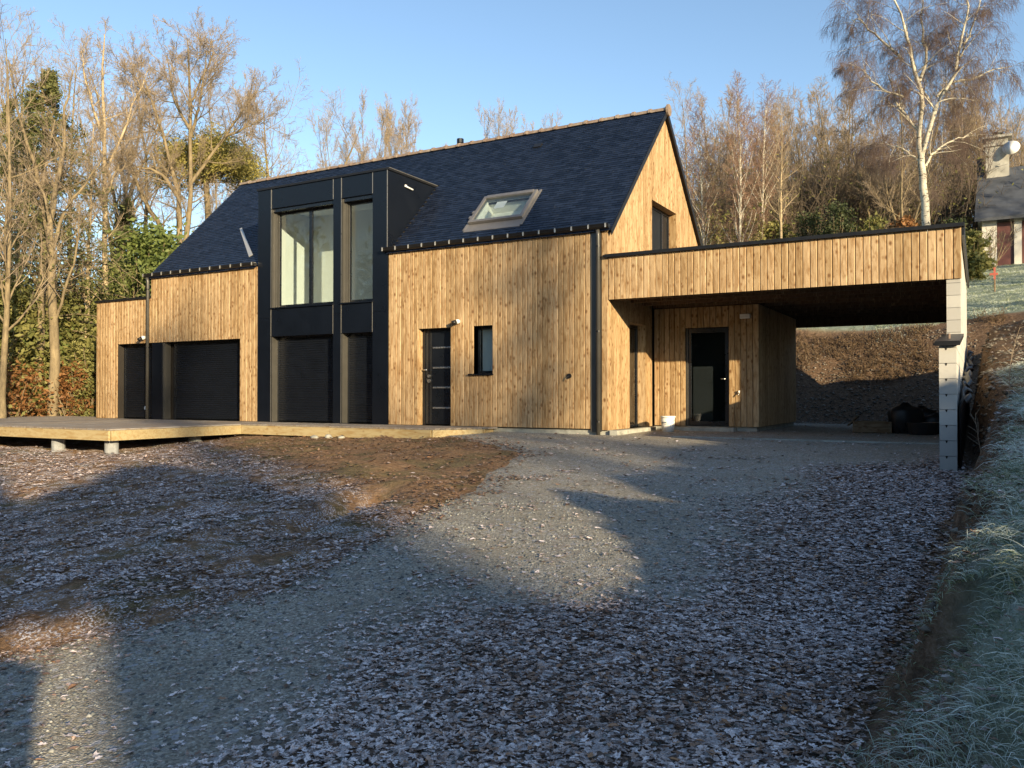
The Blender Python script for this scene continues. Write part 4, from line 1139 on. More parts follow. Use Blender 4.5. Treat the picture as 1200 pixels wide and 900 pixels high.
proto('oak', seed=1, H=17, r0=.24, fb=.25, k1=24, l1=.36, a1=46, up1=.07, k2=8, k3=6, k4=5, tw=.007, wob=.13, forks=3, forkang=20, forkh=.3)
proto('oak2', seed=5, H=17, r0=.27, fb=.2, k1=30, l1=.34, a1=44, up1=.06, k2=8, k3=7, k4=5, tw=.007, wob=.13, forks=5, forkang=26, forkh=.22)
proto('slim', seed=2, H=16, r0=.15, fb=.25, k1=30, l1=.24, a1=36, up1=.10, k2=7, k3=6, k4=4, tw=.0068, wob=.08)
proto('slim2', seed=12, H=16, r0=.2, fb=.3, k1=28, l1=.27, a1=40, up1=.09, k2=7, k3=6, k4=4, tw=.0068, wob=.1, forks=2, forkang=8, forkh=.35)
proto('goldbirch', seed=3, H=16, r0=.17, fb=.35, k1=30, l1=.2, a1=40, up1=.06, k2=7, k3=6, k4=4, tw=.0068, wob=.09, mats=('goldbark', 'twig'))
proto('redbirch', seed=4, H=15, r0=.14, fb=.12, k1=44, l1=.22, a1=34, up1=.08, k2=9, k3=7, k4=4, tw=.0085, wob=.08, mats=('birch', 'twig_red'), droop=.12)
proto('haze', seed=6, H=15, r0=.2, fb=.12, k1=40, l1=.26, a1=36, up1=.10, k2=8, k3=7, k4=4, tw=.0095, wob=.1, mats=('bark', 'twig'), forks=4, forkang=16, forkh=.15)
proto('hazedark', seed=8, H=15, r0=.2, fb=.08, k1=40, l1=.30, a1=44, up1=.05, k2=8, k3=7, k4=5, tw=.010, wob=.14, mats=('bark', 'twig_dark'), forks=3, forkang=18, forkh=.15)
proto('hazefar', seed=26, H=15, r0=.2, fb=.12, k1=48, l1=.24, a1=32, up1=.10, k2=10, k3=8, k4=5, tw=.010, wob=.08, mats=('bark', 'twig'), forks=4, forkang=15, forkh=.15)
proto('shrub', seed=9, H=3, r0=.05, fb=.05, k1=18, l1=.55, a1=25, up1=.12, k2=6, k3=4, k4=2, tw=.008, wob=.12, forks=6, forkang=20, forkh=.06, mats=('bark', 'twig_dark'))


# trees whose limbs follow their real branching: paths given as (bearing, height) at one distance
def limb_tree(name, Z, limbs, seed, mats, label, cat='tree', group=None, k1=9, l1=2.0, k2=7, k3=6, k4=4, tw=.007, a1=48, up=.08, droop=0., grav=0., wob=.1, depth=.16, l4=.5, trunk_only=0, l3=.5):
    rs = np.random.RandomState(seed)
    b = limbs[0][0][0]; bx, by = at(b[0], Z); z0 = zg(bx, by)-.1
    zb = .69+(462-b[1])/967*Z-z0
    A = np.array([.8704, .4924, 0]); Bv = np.array([-.4924, .8704, 0]); parts = []; PP = []; RR = []
    dep = {}
    for li, (pts, ra, rb) in enumerate(limbs):
        q = []; k = tuple(pts[0]); d0 = dep.get(k, 0.); sl_ = rs.uniform(-1, 1)*depth if li else 0
        L0 = 0
        for i, (px, py) in enumerate(pts):
            if i: L0 += math.hypot(px-pts[i-1][0], py-pts[i-1][1])/967*Z
            dd = d0+sl_*L0*2.2; dep[(px, py)] = dd
            Zd = Z+dd
            q.append(A*((px-b[0])/967*Z)+Bv*dd+np.array([0, 0, max((b[1]-py)/967*Z+max(zb, 0), -.1 if i == 0 else 0)]))
        if li == 0 and zb > .1: q = [np.array([0, 0, -.1])]+q
        q = np.array(q); n = 12
        t = np.linspace(0, len(q)-1, n+1); i0 = np.clip(t.astype(int), 0, len(q)-2); f = (t-i0)[:, None]
        qm = np.vstack([2*q[0]-q[1], q, 2*q[-1]-q[-2]]); p0, p1, p2, p3 = qm[i0], qm[i0+1], qm[i0+2], qm[i0+3]
        P = .5*((2*p1)+(-p0+p2)*f+(2*p0-5*p1+4*p2-p3)*f**2+(-p0+3*p1-3*p2+p3)*f**3); P[1:-1] += rs.normal(0, .02, (n-1, 3))
        PP.append(P); RR.append(np.linspace(ra, rb, n+1)*(1+.0*rs.rand(n+1)))
    P = np.stack(PP); R = np.stack(RR); parts.append(tubes(P, R, 8))
    Pb, Rb = P[trunk_only:], R[trunk_only:]; Ls = np.full(len(Pb), l1)
    S, D, L, r = spawn(Pb, Rb, k1, rs, .12, 1., a1, 1., Ls, .4, .35)
    P1, R1 = paths(S, D, L, np.minimum(r, .04), np.full(len(S), tw*1.2), 6, rs, wob, up, grav); parts.append(tubes(P1, R1, 5))
    S, D, L2, r = spawn(P1, R1, k2, rs, .15, 1., 42, .5, L, .6, .35); P2, R2 = paths(S, D, L2, np.full(len(S), tw*1.2), np.full(len(S), tw*.8), 4, rs, wob, up, droop*.4); tp = [tubes(P2, R2, 3)]
    S, D, L3, r = spawn(P2, R2, k3, rs, .15, 1., 40, l3, L2, .6, .35); P3, R3 = paths(S, D, L3, np.full(len(S), tw*.8), np.full(len(S), tw*.5), 3, rs, wob, up*.5, droop); tp.append(tubes(P3, R3, 3))
    S, D, L4, r = spawn(P3, R3, k4, rs, .2, 1., 38, l4, L3, .6, .35); P4, R4 = paths(S, D, L4, np.full(len(S), tw*.55), np.full(len(S), tw*.4), 3 if droop else 2, rs, wob, 0, droop*1.4); tp.append(tubes(P4, R4, 3))
    root = empty(name, (bx, by, z0), label, cat, group)
    link('trunk', mesh_np('trunk', *join(parts), M[mats[0]], True), (bx, by, z0), root)
    link('crown', mesh_np('crown', *join(tp), M[mats[1]], True), (bx, by, z0), root); return root
limb_tree('birch_tree', 30, [([(1088, 330), (1087, 262), (1083, 215), (1081, 185), (1079, 160)], .17, .10),
    ([(1079, 160), (1079, 130), (1074, 100), (1062, 72), (1055, 50), (1048, 30), (1036, 10), (1027, -10)], .085, .02), ([(1060, 68), (1040, 45), (1025, 28), (1015, 15), (1005, 14)], .05, .015),
    ([(1074, 100), (1082, 75), (1079, 50), (1076, 20), (1080, -5)], .06, .02), ([(1081, 185), (1090, 130), (1100, 110), (1107, 90), (1110, 60), (1112, 35), (1109, 20)], .08, .02),
    ([(1079, 152), (1070, 135), (1060, 118), (1058, 95), (1055, 75)], .07, .02), ([(1060, 112), (1040, 107), (1020, 98), (1008, 86), (990, 80)], .045, .012),
    ([(1094, 122), (1087, 100), (1084, 75), (1086, 40)], .05, .015), ([(1100, 112), (1115, 98), (1128, 92), (1145, 90), (1165, 80), (1188, 76)], .05, .012), ([(1107, 90), (1120, 60), (1132, 30), (1140, 5)], .05, .015), ([(1083, 200), (1100, 175), (1125, 160), (1150, 150)], .05, .012), ([(1082, 190), (1060, 170), (1040, 165)], .04, .012)],
    14, ('birch', 'twig_purple'), 'tall weeping white birch rising out of the top of the picture', k1=12, l1=1.6, k2=8, k3=6, k4=4, tw=.0045, up=.02, droop=.75, grav=.13, l4=1.9, l3=.8, trunk_only=1)
limb_tree('oak_tree', 36, [([(216, 330), (217, 285), (222, 230), (222, 160), (220, 90), (218, 45)], .17, .025), ([(209, 330), (208, 260), (206, 230), (195, 190), (185, 150), (170, 110), (160, 80)], .14, .02), ([(206, 230), (190, 205), (165, 198), (140, 204)], .09, .02),
    ([(204, 330), (190, 270), (175, 240), (160, 200), (148, 170), (135, 140)], .13, .02), ([(222, 215), (240, 190), (262, 160), (275, 140), (290, 120), (305, 95)], .085, .015), ([(222, 160), (235, 130), (245, 100), (252, 70)], .08, .015), ([(221, 150), (200, 115), (190, 80), (182, 52)], .08, .015),
    ([(221, 120), (232, 85), (240, 55), (238, 35)], .06, .015), ([(170, 110), (150, 90), (140, 70)], .05, .015), ([(262, 160), (290, 150), (312, 140)], .06, .015), ([(185, 150), (172, 145), (150, 130)], .05, .015)],
    5, ('bark', 'twig'), 'largest spreading bare oak above the left end of the roof', group='bare trees of the left wood', k1=16, l1=1.9, k2=9, k3=7, k4=5, tw=.0065, up=.1)
limb_tree('bare_tree', 26.5, [([(62, 489), (64, 440), (63, 400), (60, 340), (60, 300), (57, 265)], .19, .10), ([(57, 265), (60, 220), (66, 170), (64, 120), (70, 70)], .09, .02), ([(60, 300), (72, 250), (95, 215), (115, 185)], .07, .02), ([(60, 330), (50, 285), (35, 240), (28, 190), (30, 120)], .08, .02), ([(63, 380), (80, 330), (92, 290), (96, 240)], .05, .02), ([(57, 265), (45, 225), (20, 190), (0, 175)], .05, .015)],
    15, ('bark', 'twig'), 'thick crooked bare tree, right one of the two thick trunks at the wood edge', group='bare trees of the left wood', k1=9, l1=1.5, k2=7, k3=6, k4=4, tw=.005, up=.1, trunk_only=1)
limb_tree('bare_tree', 27.5, [([(44, 489), (46, 440), (47, 400), (46, 340), (50, 290), (52, 250)], .15, .09), ([(52, 250), (48, 200), (42, 150), (40, 90)], .08, .02), ([(46, 340), (32, 310), (14, 295), (-5, 300)], .05, .015), ([(50, 290), (38, 255), (28, 230), (20, 190)], .05, .015), ([(52, 255), (66, 225), (82, 200), (110, 170)], .05, .015)],
    16, ('bark', 'twig'), 'crooked bare tree, left one of the two thick trunks at the wood edge', group='bare trees of the left wood', k1=9, l1=1.5, k2=7, k3=6, k4=4, tw=.005, up=.1, trunk_only=1)
limb_tree('birch_tree', 31, [([(122, 470), (122, 340), (122, 240), (120, 150), (118, 80), (120, 38)], .15, .02), ([(121, 200), (132, 160), (140, 110), (150, 60)], .06, .015), ([(121, 170), (108, 130), (98, 90), (92, 55)], .06, .015), ([(120, 240), (140, 205), (150, 190)], .04, .015)],
    17, ('goldbark', 'twig'), 'straight pale barked birch just left of the flat annex', group='bare trees of the left wood', k1=16, l1=1.3, k2=7, k3=6, k4=4, tw=.0055, up=.08)
# left wood
put('goldbirch', 'birch_tree', 100, 29, 130, 2.3, label='thin pale stem between the thick trunks and the straight birch', group='bare trees of the left wood')
put('slim', 'bare_tree', 3, 24, 40, 1.1, label='bare tree cut by the left edge of the picture', group='bare trees of the left wood')
put('slim', 'bare_tree', 85, 38, 45, 4.1, label='slim bare tree behind the pale birch stems', group='bare trees of the left wood')
put('slim2', 'bare_tree', 20, 40, 38, 3.3, label='slim bare tree behind the conifer at the far left', group='bare trees of the left wood')
put('oak', 'oak_tree', 160, 42, 70, 3.7, label='bare oak between the pale birch and the largest oak', group='bare trees of the left wood')
put('slim2', 'bare_tree', 140, 48, 45, 5.3, label='bare tree far back left of the largest oak', group='bare trees of the left wood')
put('oak', 'oak_tree', 326, 45, 108, 5.1, label='lone small bare oak rising behind the left part of the ridge', group='bare trees of the left wood')
put('hazefar', 'bare_tree', 262, 60, 105, 1.2, slim=.6, label='pale bare tree far behind the flat topped pine', group='bare trees of the left wood')
# trees behind the ridge
for i, (px, Z, top, key, lab) in enumerate([(402, 62, 138, 'hazefar', 'golden bare tree behind the ridge, leftmost of the cluster'), (428, 60, 122, 'hazefar', 'golden bare tree behind the ridge, second in the cluster'), (446, 64, 118, 'hazefar', 'tallest golden bare tree behind the ridge'),
        (470, 62, 126, 'hazefar', 'golden bare tree behind the ridge, fourth in the cluster'), (488, 66, 138, 'hazefar', 'golden bare tree behind the ridge, rightmost of the cluster'), (590, 64, 130, 'hazefar', 'faint bare tree behind the ridge right of the flue'),
        (566, 70, 140, 'hazefar', 'faint bare tree directly right of the flue'), (622, 70, 132, 'hazefar', 'faint bare tree behind the middle of the ridge')]):
    put(key, 'bare_tree', px, Z, top, i*1.3, slim=.55, label=lab, group='bare trees behind the ridge')
# right hand wood
R_ = [(806, 48, 112, 'slim', 'thin bare tree directly behind the gable verge'), (826, 44, 128, 'redbirch', 'reddish birch, first right of the gable'), (868, 42, 108, 'redbirch', 'reddish birch with the whitest stem, second right of the gable'),
      (892, 46, 112, 'redbirch', 'reddish birch, third right of the gable'), (915, 43, 122, 'goldbirch', 'slim pale birch before the grey round crowned tree'), (960, 52, 96, 'hazefar', 'grey bare tree with a rounded crown'),
      (935, 55, 112, 'hazefar', 'grey bare tree left of the round crowned one'), (995, 50, 112, 'hazefar', 'grey bare tree right of the round crowned one'), (1030, 46, 105, 'hazedark', 'dark bare tree left behind the tall weeping birch'),
      (1128, 60, 78, 'hazefar', 'dark spreading bare tree right behind the tall weeping birch'), (1160, 56, 85, 'hazefar', 'brown bare tree beside the chimney of the neighbouring house'), (1060, 44, 90, 'haze', 'brown bare tree directly behind the tall weeping birch'),
      (1105, 58, 88, 'hazefar', 'dark bare tree behind the birch, nearer the house on the hill'), (1195, 75, 120, 'hazefar', 'bare tree beyond the roof of the neighbouring house'), (1175, 60, 120, 'hazefar', 'dark bare tree just behind the neighbouring chimney'),
      (845, 58, 118, 'hazefar', 'grey bare tree far behind the reddish birches'), (885, 60, 116, 'hazefar', 'grey bare tree far behind the third reddish birch')]
for i, (px, Z, top, key, lab) in enumerate(R_):
    put(key, 'birch_tree' if 'birch' in key else 'bare_tree', px, Z, top, i*1.7, slim=.8 if Z > 50 else 1., label=lab, group='bare trees of the right wood')
put('shrub', 'bare_shrub', 1166, 40, 262, 0, label='dark many stemmed bare shrub on the lawn before the neighbouring house', cat='shrub')

# evergreens
def conifer(px, Z, top, r, seed, label, droop=.45, base=.5, name='conifer_tree', mat='conifer'):
    rs = np.random.RandomState(seed); x, y = at(px, Z); z0 = zg(x, y)-.1; H = H_for(top, Z, z0)
    root = empty(name, (x, y, z0), label, 'tree')
    T, TR = paths(np.zeros((1, 3)), np.array([[0, 0, 1.]]), np.array([H]), np.array([.22]), np.array([.03]), 10, rs, .01, .03)
    n = 150; t = np.sort(rs.rand(n))**.9; hz = base*1.+(H-base)*t; az = rs.rand(n)*6.28
    L = r*(1-t)**.95*(.65+.6*rs.rand(n))+.12
    S = np.stack([0*hz, 0*hz, hz], -1); D = np.stack([np.cos(az), np.sin(az), .15+0*az], -1)
    P1, R1 = paths(S, D, L, np.full(n, .04), np.full(n, .012), 6, rs, .06, 0, droop*.5)
    tv, tf = join([tubes(T, TR, 8), tubes(P1, R1, 4)])
    o = link('trunk', mesh_np('trunk', tv, tf, M['bark'], True), (x, y, z0), root)
    S2, D2, L2, R2 = spawn(P1, R1, 9, rs, .2, 1, 50, .42, L, .6)
    P2, _ = paths(S2, D2, L2, R2, R2, 3, rs, .08, 0, .25)
    C_ = np.concatenate([P1[:, 2:].reshape(-1, 3), P2.reshape(-1, 3), (P2[:, 1:]+P2[:, :-1]).reshape(-1, 3)/2])
    V, F, Tn = leaves(C_, 34000, .06, rs, .35, .08)
    me = mesh_np('crown', V, F, M[mat]); set_attr(me, 'tone', Tn); link('crown', me, (x, y, z0), root)
    return root
conifer(52, 29, 78, 5.2, 21, 'tall dark green spruce with hanging branches in the left wood', base=1.0)
conifer(12, 34, 120, 5.0, 22, 'dark green spruce behind the leftmost trunks', base=.5)
conifer(148, 40, 235, 3.2, 23, 'lower spruce behind the straight pale birch', base=.5)
def bush(px, Z, top, w, seed, label, mat='laurel', n=9000, size=.11, z_off=0, name='evergreen_bush', cat='bush', stemmat='bark', d=None, group=None):
    rs = np.random.RandomState(seed); x, y = at(px, Z); z0 = zg(x, y)-.1+z_off; H = H_for(top, Z, z0)
    root = empty(name, (x, y, z0), label, cat, group)
    k = 60; a = rs.rand(k)*6.28; q = rs.rand(k)**.5; hh = rs.rand(k)
    rad = w*(.35+.65*np.sin(np.pi*np.clip(hh*.85+.12, 0, 1)))*q
    C0 = np.stack([rad*np.cos(a), rad*np.sin(a)*(d or .8), H*hh*.95], -1)
    P, R = paths(np.zeros((k, 3))+rs.normal(0, .12, (k, 3))*[1, 1, 0], C0+[0, 0, H*.3], np.linalg.norm(C0, axis=1), np.full(k, .035), np.full(k, .01), 5, rs, .05, 0)
    link('stem', mesh_np('stem', *tubes(P, R, 4), M[stemmat], True), (x, y, z0), root)
    V, F, T = leaves(C0, n, size, rs, .45, min(w, H)*.16, .2)
    keep = V.reshape(-1, 4, 3)[:, :, 2].min(1) > -.1
    V = V.reshape(-1, 4, 3)[keep].reshape(-1, 3); T = T.reshape(-1, 4, 4)[keep].reshape(-1, 4); F = np.arange(len(V)).reshape(-1, 4)
    me = mesh_np('crown', V, F, M[mat]); set_attr(me, 'tone', T); link('crown', me, (x, y, z0), root); return root
bush(172, 31, 268, 2.1, 31, 'bright green laurel rising above the flat annex', n=13000)
bush(150, 34, 300, 2.0, 32, 'green laurel left of the brightest one', n=9000)
bush(28, 29, 365, 1.9, 33, 'green laurel low between trunks at far left', n=9000)
bush(95, 30, 350, 2.0, 34, 'olive undergrowth bush behind the birch stems', 'bramble', n=9000)
bush(60, 32, 380, 2.4, 35, 'olive undergrowth bush behind the two thick trunks', 'bramble', n=9000)
bush(-5, 27, 330, 2.0, 36, 'dark bush at the left edge of the picture', 'bramble', n=9000)
bush(84, 27, 425, .8, 37, 'rust leaved young beech left of the annex', 'rustleaf', n=1800, size=.07)
bush(12, 26, 430, 1.3, 38, 'low brown bramble mound near the left edge', 'rustleaf', n=3000, size=.07)
bush(108, 27.5, 400, 1.0, 39, 'narrow olive bush hiding the annex corner', 'bramble', n=5000, size=.07)
bush(982, 42, 236, 1.1, 41, 'dark evergreen bush above the carport roof, right one', 'ivy', n=5500, size=.07)
bush(948, 44, 248, 1.0, 42, 'dark evergreen bush above the carport roof, middle one', 'ivy', n=5000, size=.07)
bush(905, 46, 262, 1.4, 43, 'olive bush above the carport roof, left one', 'bramble', n=3000)
bush(1020, 42, 256, 1.2, 44, 'brown green thicket left of the weeping birch trunk', 'bramble', n=3000)
bush(1137, 37, 272, .8, 45, 'olive bush between birch and neighbouring house', 'bramble', n=4000)
bush(1118, 42, 258, .9, 46, 'dark bush right of the birch trunk', 'ivy', n=4000, size=.07)
bush(855, 46, 245, 2.6, 47, 'olive bush close behind the gable', 'bramble', n=3500)
bush(1060, 44, 258, 1.2, 48, 'brown thicket behind the birch trunk', 'rustleaf', n=2000)
# flat topped pine
rs = np.random.RandomState(51); x, y = at(246, 39); z0 = zg(x, y); Hh = H_for(154, 39, z0)
pr = empty('pine_tree', (x, y, z0), 'flat topped golden green pine above the left end of the roof', 'tree')
T, TR = paths(np.zeros((1, 3)), np.array([[.05, 0, 1.]]), np.array([Hh*.93]), np.array([.28]), np.array([.1]), 8, rs, .04, .03)
k = 46; a = rs.rand(k)*6.28; q = rs.rand(k)**.5*1.75
tip = np.stack([q*np.cos(a)*1.35, q*np.sin(a)*1.35, Hh-.3-.35*q**2-rs.rand(k)*1.1], -1); S0 = T[0, 7][None]+np.zeros((k, 3))
P1, R1 = paths(S0, tip-S0, np.linalg.norm(tip-S0, axis=1), np.full(k, .035), np.full(k, .012), 5, rs, .06, 0)
link('trunk', mesh_np('trunk', *join([tubes(T, TR, 8), tubes(P1, R1, 5)]), M['bark'], True), (x, y, z0), pr)
V, F, Tn = leaves(P1[:, -1], 26000, .075, rs, .3, .36, .2); me = mesh_np('crown', V, F, M['pine']); set_attr(me, 'tone', Tn); link('crown', me, (x, y, z0), pr)

# woodland brush far back: one uncountable mass of thin stems
def brush(name, pts, h, n, seed, label, mat='twig', tw=.02, lf=None):
    rs = np.random.RandomState(seed); P = np.array(pts, float)
    i = rs.randint(0, len(P)-1, n); f = rs.rand(n)[:, None]; B = P[i]*(1-f)+P[i+1]*f; B = B+rs.normal(0, 1.6, (n, 2))
    z = ground_z(B[:, 0], B[:, 1]); S = np.stack([B[:, 0], B[:, 1], z-.1], -1)
    D = rs.normal(0, .22, (n, 3))+[0, 0, 1]; L = h*(.45+.6*rs.rand(n))
    A, R = paths(S, D, L, np.full(n, tw*1.6), np.full(n, tw*.5), 5, rs, .09, .02)
    S2, D2, L2, R2 = spawn(A, R, 7, rs, .3, 1, 35, .3, L, .6); A2, R2 = paths(S2, D2, L2, np.full(len(S2), tw*.7), np.full(len(S2), tw*.4), 2, rs, .15, .03)
    S3, D3, L3, R3 = spawn(A2, R2, 3, rs, .3, 1, 35, .5, L2, .6); A3, R3 = paths(S3, D3, L3, np.full(len(S3), tw*.5), np.full(len(S3), tw*.35), 1, rs, .15, .03)
    me = mesh_np(name, *join([tubes(A, R, 3), tubes(A2, R2, 3), tubes(A3, R3, 3)]), M[mat]); o = link(name, me, (0, 0, 0)); tag(o, label, 'undergrowth', kind='stuff')
    if lf:
        V, F, T = leaves(A.reshape(-1, 3), lf[1], .11 if h < 11 else .4, rs, .45, .35 if h < 11 else .9); me = mesh_np(name+'_leaves', V, F, M[lf[0]]); set_attr(me, 'tone', T)
        o = link('undergrowth_foliage', me, (0, 0, 0)); tag(o, 'mixed leaves in the '+label, 'undergrowth', kind='stuff')
brush('woodland_brush', [at(-60, 34), at(10, 33), at(80, 33), at(130, 34), at(170, 36)], 5.0, 700, 61, 'brushwood under the left wood', 'twig', .016, ('bramble', 14000))
brush('woodland_brush', [at(-60, 46), at(60, 46), at(180, 48), at(260, 52)], 8.5, 600, 62, 'tall brushwood deep in the left wood', 'twig_dark', .02, ('ivy', 16000))
brush('woodland_brush', [at(800, 52), at(880, 50), at(960, 50), at(1040, 50), at(1140, 50)], 7.5, 1100, 63, 'brushwood on the hill behind the carport', 'twig_dark', .02, ('bramble', 12000))
brush('woodland_brush', [at(800, 60), at(900, 60), at(1000, 60), at(1200, 62)], 12, 900, 64, 'tall brown brushwood on the hilltop', 'twig', .024)
# rough brown growth on top of the bank behind the carport
rs = np.random.RandomState(66); n = 5000
B = np.stack([rs.uniform(-3, 7, n), 11.1+rs.uniform(-1.0, .7, n)], -1); dens = n2(B[:, 0], B[:, 1], 1.3, 8) > -.35; B = B[dens]; n = len(B)
S = np.stack([B[:, 0], B[:, 1], ground_z(B[:, 0], B[:, 1])], -1)
A, R = paths(S, rs.normal(0, .5, (n, 3))+[0, 0, .8], .12+.3*rs.rand(n), np.full(n, .008), np.full(n, .003), 3, rs, .3, -.1)
V, F = tubes(A, R, 3); V2, F2, _ = leaves(A[:, 1:].reshape(-1, 3), 4000, .025, rs, .5, .04)
me = mesh_np('bank_weeds', *join([(V, F), (V2, F2)]), M['deadgrass']); T = np.tile(rs.rand(len(me.vertices), 1), (1, 4)); set_attr(me, 'tone', T)
o = link('bank_weeds', me, (0, 0, 0)); tag(o, 'rust brown dead bracken along the top of the earth bank behind the carport', 'weeds', kind='stuff')
# ------------------------------------------------------------ leaf litter
def litter(P, size, rs, name, label, frost, lobed):
    n = len(P)
    if lobed:
        ang = np.linspace(0, 2*np.pi, 13)[:-1]; rr = np.array([1.0, .62, .78, .40, .62, .42, .85, .42, .62, .40, .78, .62]); asp = .62
        out = np.stack([np.cos(ang)*rr, np.sin(ang)*rr*asp*1.15], -1)
    else:
        ang = np.linspace(0, 2*np.pi, 6)[:-1]; rr = np.array([1.0, .75, .8, .7, .85]); out = np.stack([np.cos(ang)*rr, np.sin(ang)*rr*.62], -1)
    k = len(out); s = size*(.45+.95*rs.rand(n)**1.4); az = rs.rand(n)*6.28
    curl = rs.normal(.2, .4, (n, 1)); bend = rs.normal(.0, .35, (n, 1)); jag = rs.uniform(.75, 1.15, (n, k))
    ox = out[None, :, 0]*jag; oy = out[None, :, 1]*jag
    oz = curl*(oy**2)*1.6+bend*ox**2*.6+rs.normal(0, .05, (n, k))
    tx = rs.normal(0, .2, (n, 1)); ty = rs.normal(0, .2, (n, 1))
    oz = (oz+ox*tx+oy*ty)*.6
    oz = oz-oz.min(1, keepdims=True)*.85
    cz = -0*curl+(oz.min(1, keepdims=True))+.02
    ca, sa = np.cos(az)[:, None], np.sin(az)[:, None]; S = s[:, None]
    X = P[:, :1]+(ox*ca-oy*sa)*S; Y = P[:, 1:2]+(ox*sa+oy*ca)*S; Z = P[:, 2:3]+oz*S
    V = np.concatenate([np.stack([P[:, :1]*1., P[:, 1:2]*1., P[:, 2:3]+cz*S*.6], -1), np.stack([X, Y, Z], -1)], 1)
    b = (np.arange(n)*(k+1))[:, None, None]; i = np.arange(k)
    F = (b+np.stack([np.zeros(k, int), 1+i, 1+(i+1) % k], -1)[None]).reshape(-1, 3)
    me = mesh_np(name, V.reshape(-1, 3), F, M['litter'])
    t = rs.rand(n, 1); fr = np.clip(frost[:, None]+rs.normal(0, .42, (n, 1)), 0, 1.4)
    fr = fr*np.concatenate([np.full((n, 1), .6), np.full((n, k), 1.)], 1)*np.ones((n, k+1))
    T = np.stack([t*np.ones((n, k+1)), fr, fr*0, fr*0+1], -1).reshape(-1, 4); set_attr(me, 'tone', T)
    o = link(name, me, (0, 0, 0)); tag(o, label, 'leaves', kind='stuff'); return o
def region_density(X, Y):
    ed = edge_d(X, Y); sd = sdist(X, Y); n3 = n2(X, Y, 4.5, 22); n5 = n2(X, Y, 9, 23); n1 = n2(X, Y, 1.6, 21)
    lz = leafzone(X, Y)
    d = np.maximum(lz*.97, .05+.5*ss((n3+.6*n5-.35)/.6)*ss((n1+.6)/.8))
    d = np.where((Y > -2.2), d*.3+.01, d)
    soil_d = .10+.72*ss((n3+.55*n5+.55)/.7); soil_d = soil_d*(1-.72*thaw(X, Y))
    ledge = np.exp(-((ed-.05)/.33)**2)*(.6+.4*n5)
    soil_d = np.maximum(soil_d, .75*ledge)
    d = np.where(ed > -.05, soil_d, np.maximum(d, .75*ledge*(ed > -.8)))
    e = ed-1.0; g = np.exp(-(e/.3)**2)*(np.hypot(X-STEP[0], Y-STEP[1]) < 1.2); d = d*(1-.85*g)
    d = np.where(sd > .02, .10, d); d = np.where(Y > -.2, .02, d)
    under = (Y > -4.5) & (X < -8.8) | (Y > -1.2) & (X < -2.6)
    return np.where(under, 0, np.clip(d, 0, 1))
rs = np.random.RandomState(77)
def scatter(zmin, zmax, dens, margin=1.25):
    # uniform per square metre within a wedge in front of the camera, a little wider than the view
    A = .62*margin*(zmax**2-zmin**2); n = int(A*dens)
    Z = np.sqrt(rs.uniform(zmin**2, zmax**2, n)); L = rs.uniform(-1, 1, n)*.62*margin*Z
    X = 6.356-.4924*Z+.8704*L; Y = -15.097+.8704*Z+.4924*L
    k = rs.rand(n) < region_density(X, Y); return X[k], Y[k]
for (z0, z1, dens, lob, size) in ((1.4, 6.0, 2300, True, .027), (6.0, 10.5, 1300, False, .031), (10.5, 21, 480, False, .038)):
    X, Y = scatter(z0, z1, dens)
    Zz = ground_z(X, Y)+.014+rs.rand(len(X))*.016
    ed = edge_d(X, Y); fr = .66+.22*n2(X, Y, 2.3, 31)
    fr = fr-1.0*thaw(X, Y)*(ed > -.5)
    fr = np.where(sdist(X, Y) > -.1, .35, fr)
    litter(np.stack([X, Y, Zz], -1), size, rs, 'leaf_litter', 'frosted fallen oak leaves lying on drive and soil', fr, lob)
# ------------------------------------------------------------ frosted grass on the right bank
def blades(X, Y, hmin, hmax, wd, seed, name, label, frost=.55, nseg=4, droop=1.):
    rs = np.random.RandomState(seed); n = len(X)
    S = np.stack([X, Y, ground_z(X, Y)-.01], -1); az = rs.rand(n)*6.28
    clump = n2(X, Y, 6, 41)+.7*n2(X, Y, 15, 42); h = (hmin+(hmax-hmin)*rs.rand(n)**1.3)*np.clip(.85+.45*clump, .3, 1.7)*np.where(rs.rand(n) < .04, 1.9, 1.)
    d = np.stack([np.cos(az)*.55, np.sin(az)*.55, np.ones(n)], -1)+rs.normal(0, .25, (n, 3)); d = unit(d)
    P = [S]; q = d.copy()
    for i in range(nseg):
        q = q+np.stack([np.cos(az), np.sin(az), -np.ones(n)], -1)*(.30*droop*(i+.6)*rs.uniform(.3, 1.2, n))[:, None]; q = unit(q)
        P.append(P[-1]+q*(h/nseg)[:, None])
    P = np.stack(P, 1); side = unit(np.cross(P[:, -1]-P[:, 0], rs.normal(0, 1, (n, 3))))
    w = wd*(.7+.6*rs.rand(n))[:, None, None]*np.linspace(1, .12, nseg+1)[None, :, None]
    V = np.stack([P-side[:, None]*w, P+side[:, None]*w], 2)
    ix = np.arange(n*(nseg+1)*2).reshape(n, nseg+1, 2)
    F = np.stack([ix[:, :-1, 0], ix[:, :-1, 1], ix[:, 1:, 1], ix[:, 1:, 0]], -1).reshape(-1, 4)
    me = mesh_np(name, V.reshape(-1, 3), F, M['grass'])
    t = np.linspace(0, 1, nseg+1)[None, :, None]
    dry = np.clip(rs.normal(.45, .3, n), 0, 1)[:, None, None]
    fr = np.clip((frost+.30*n2(X, Y, 3, 43)+rs.normal(0, .25, n))[:, None, None]*(.35+.9*t), 0, 1)
    T = np.stack([dry*np.ones_like(V[..., 0]), fr*np.ones_like(V[..., 0]), fr*0*np.ones_like(V[..., 0]), np.ones_like(V[..., 0])], -1)
    set_attr(me, 'tone', T.reshape(-1, 4)); o = link(name, me, (0, 0, 0)); tag(o, label, 'grass', kind='stuff')
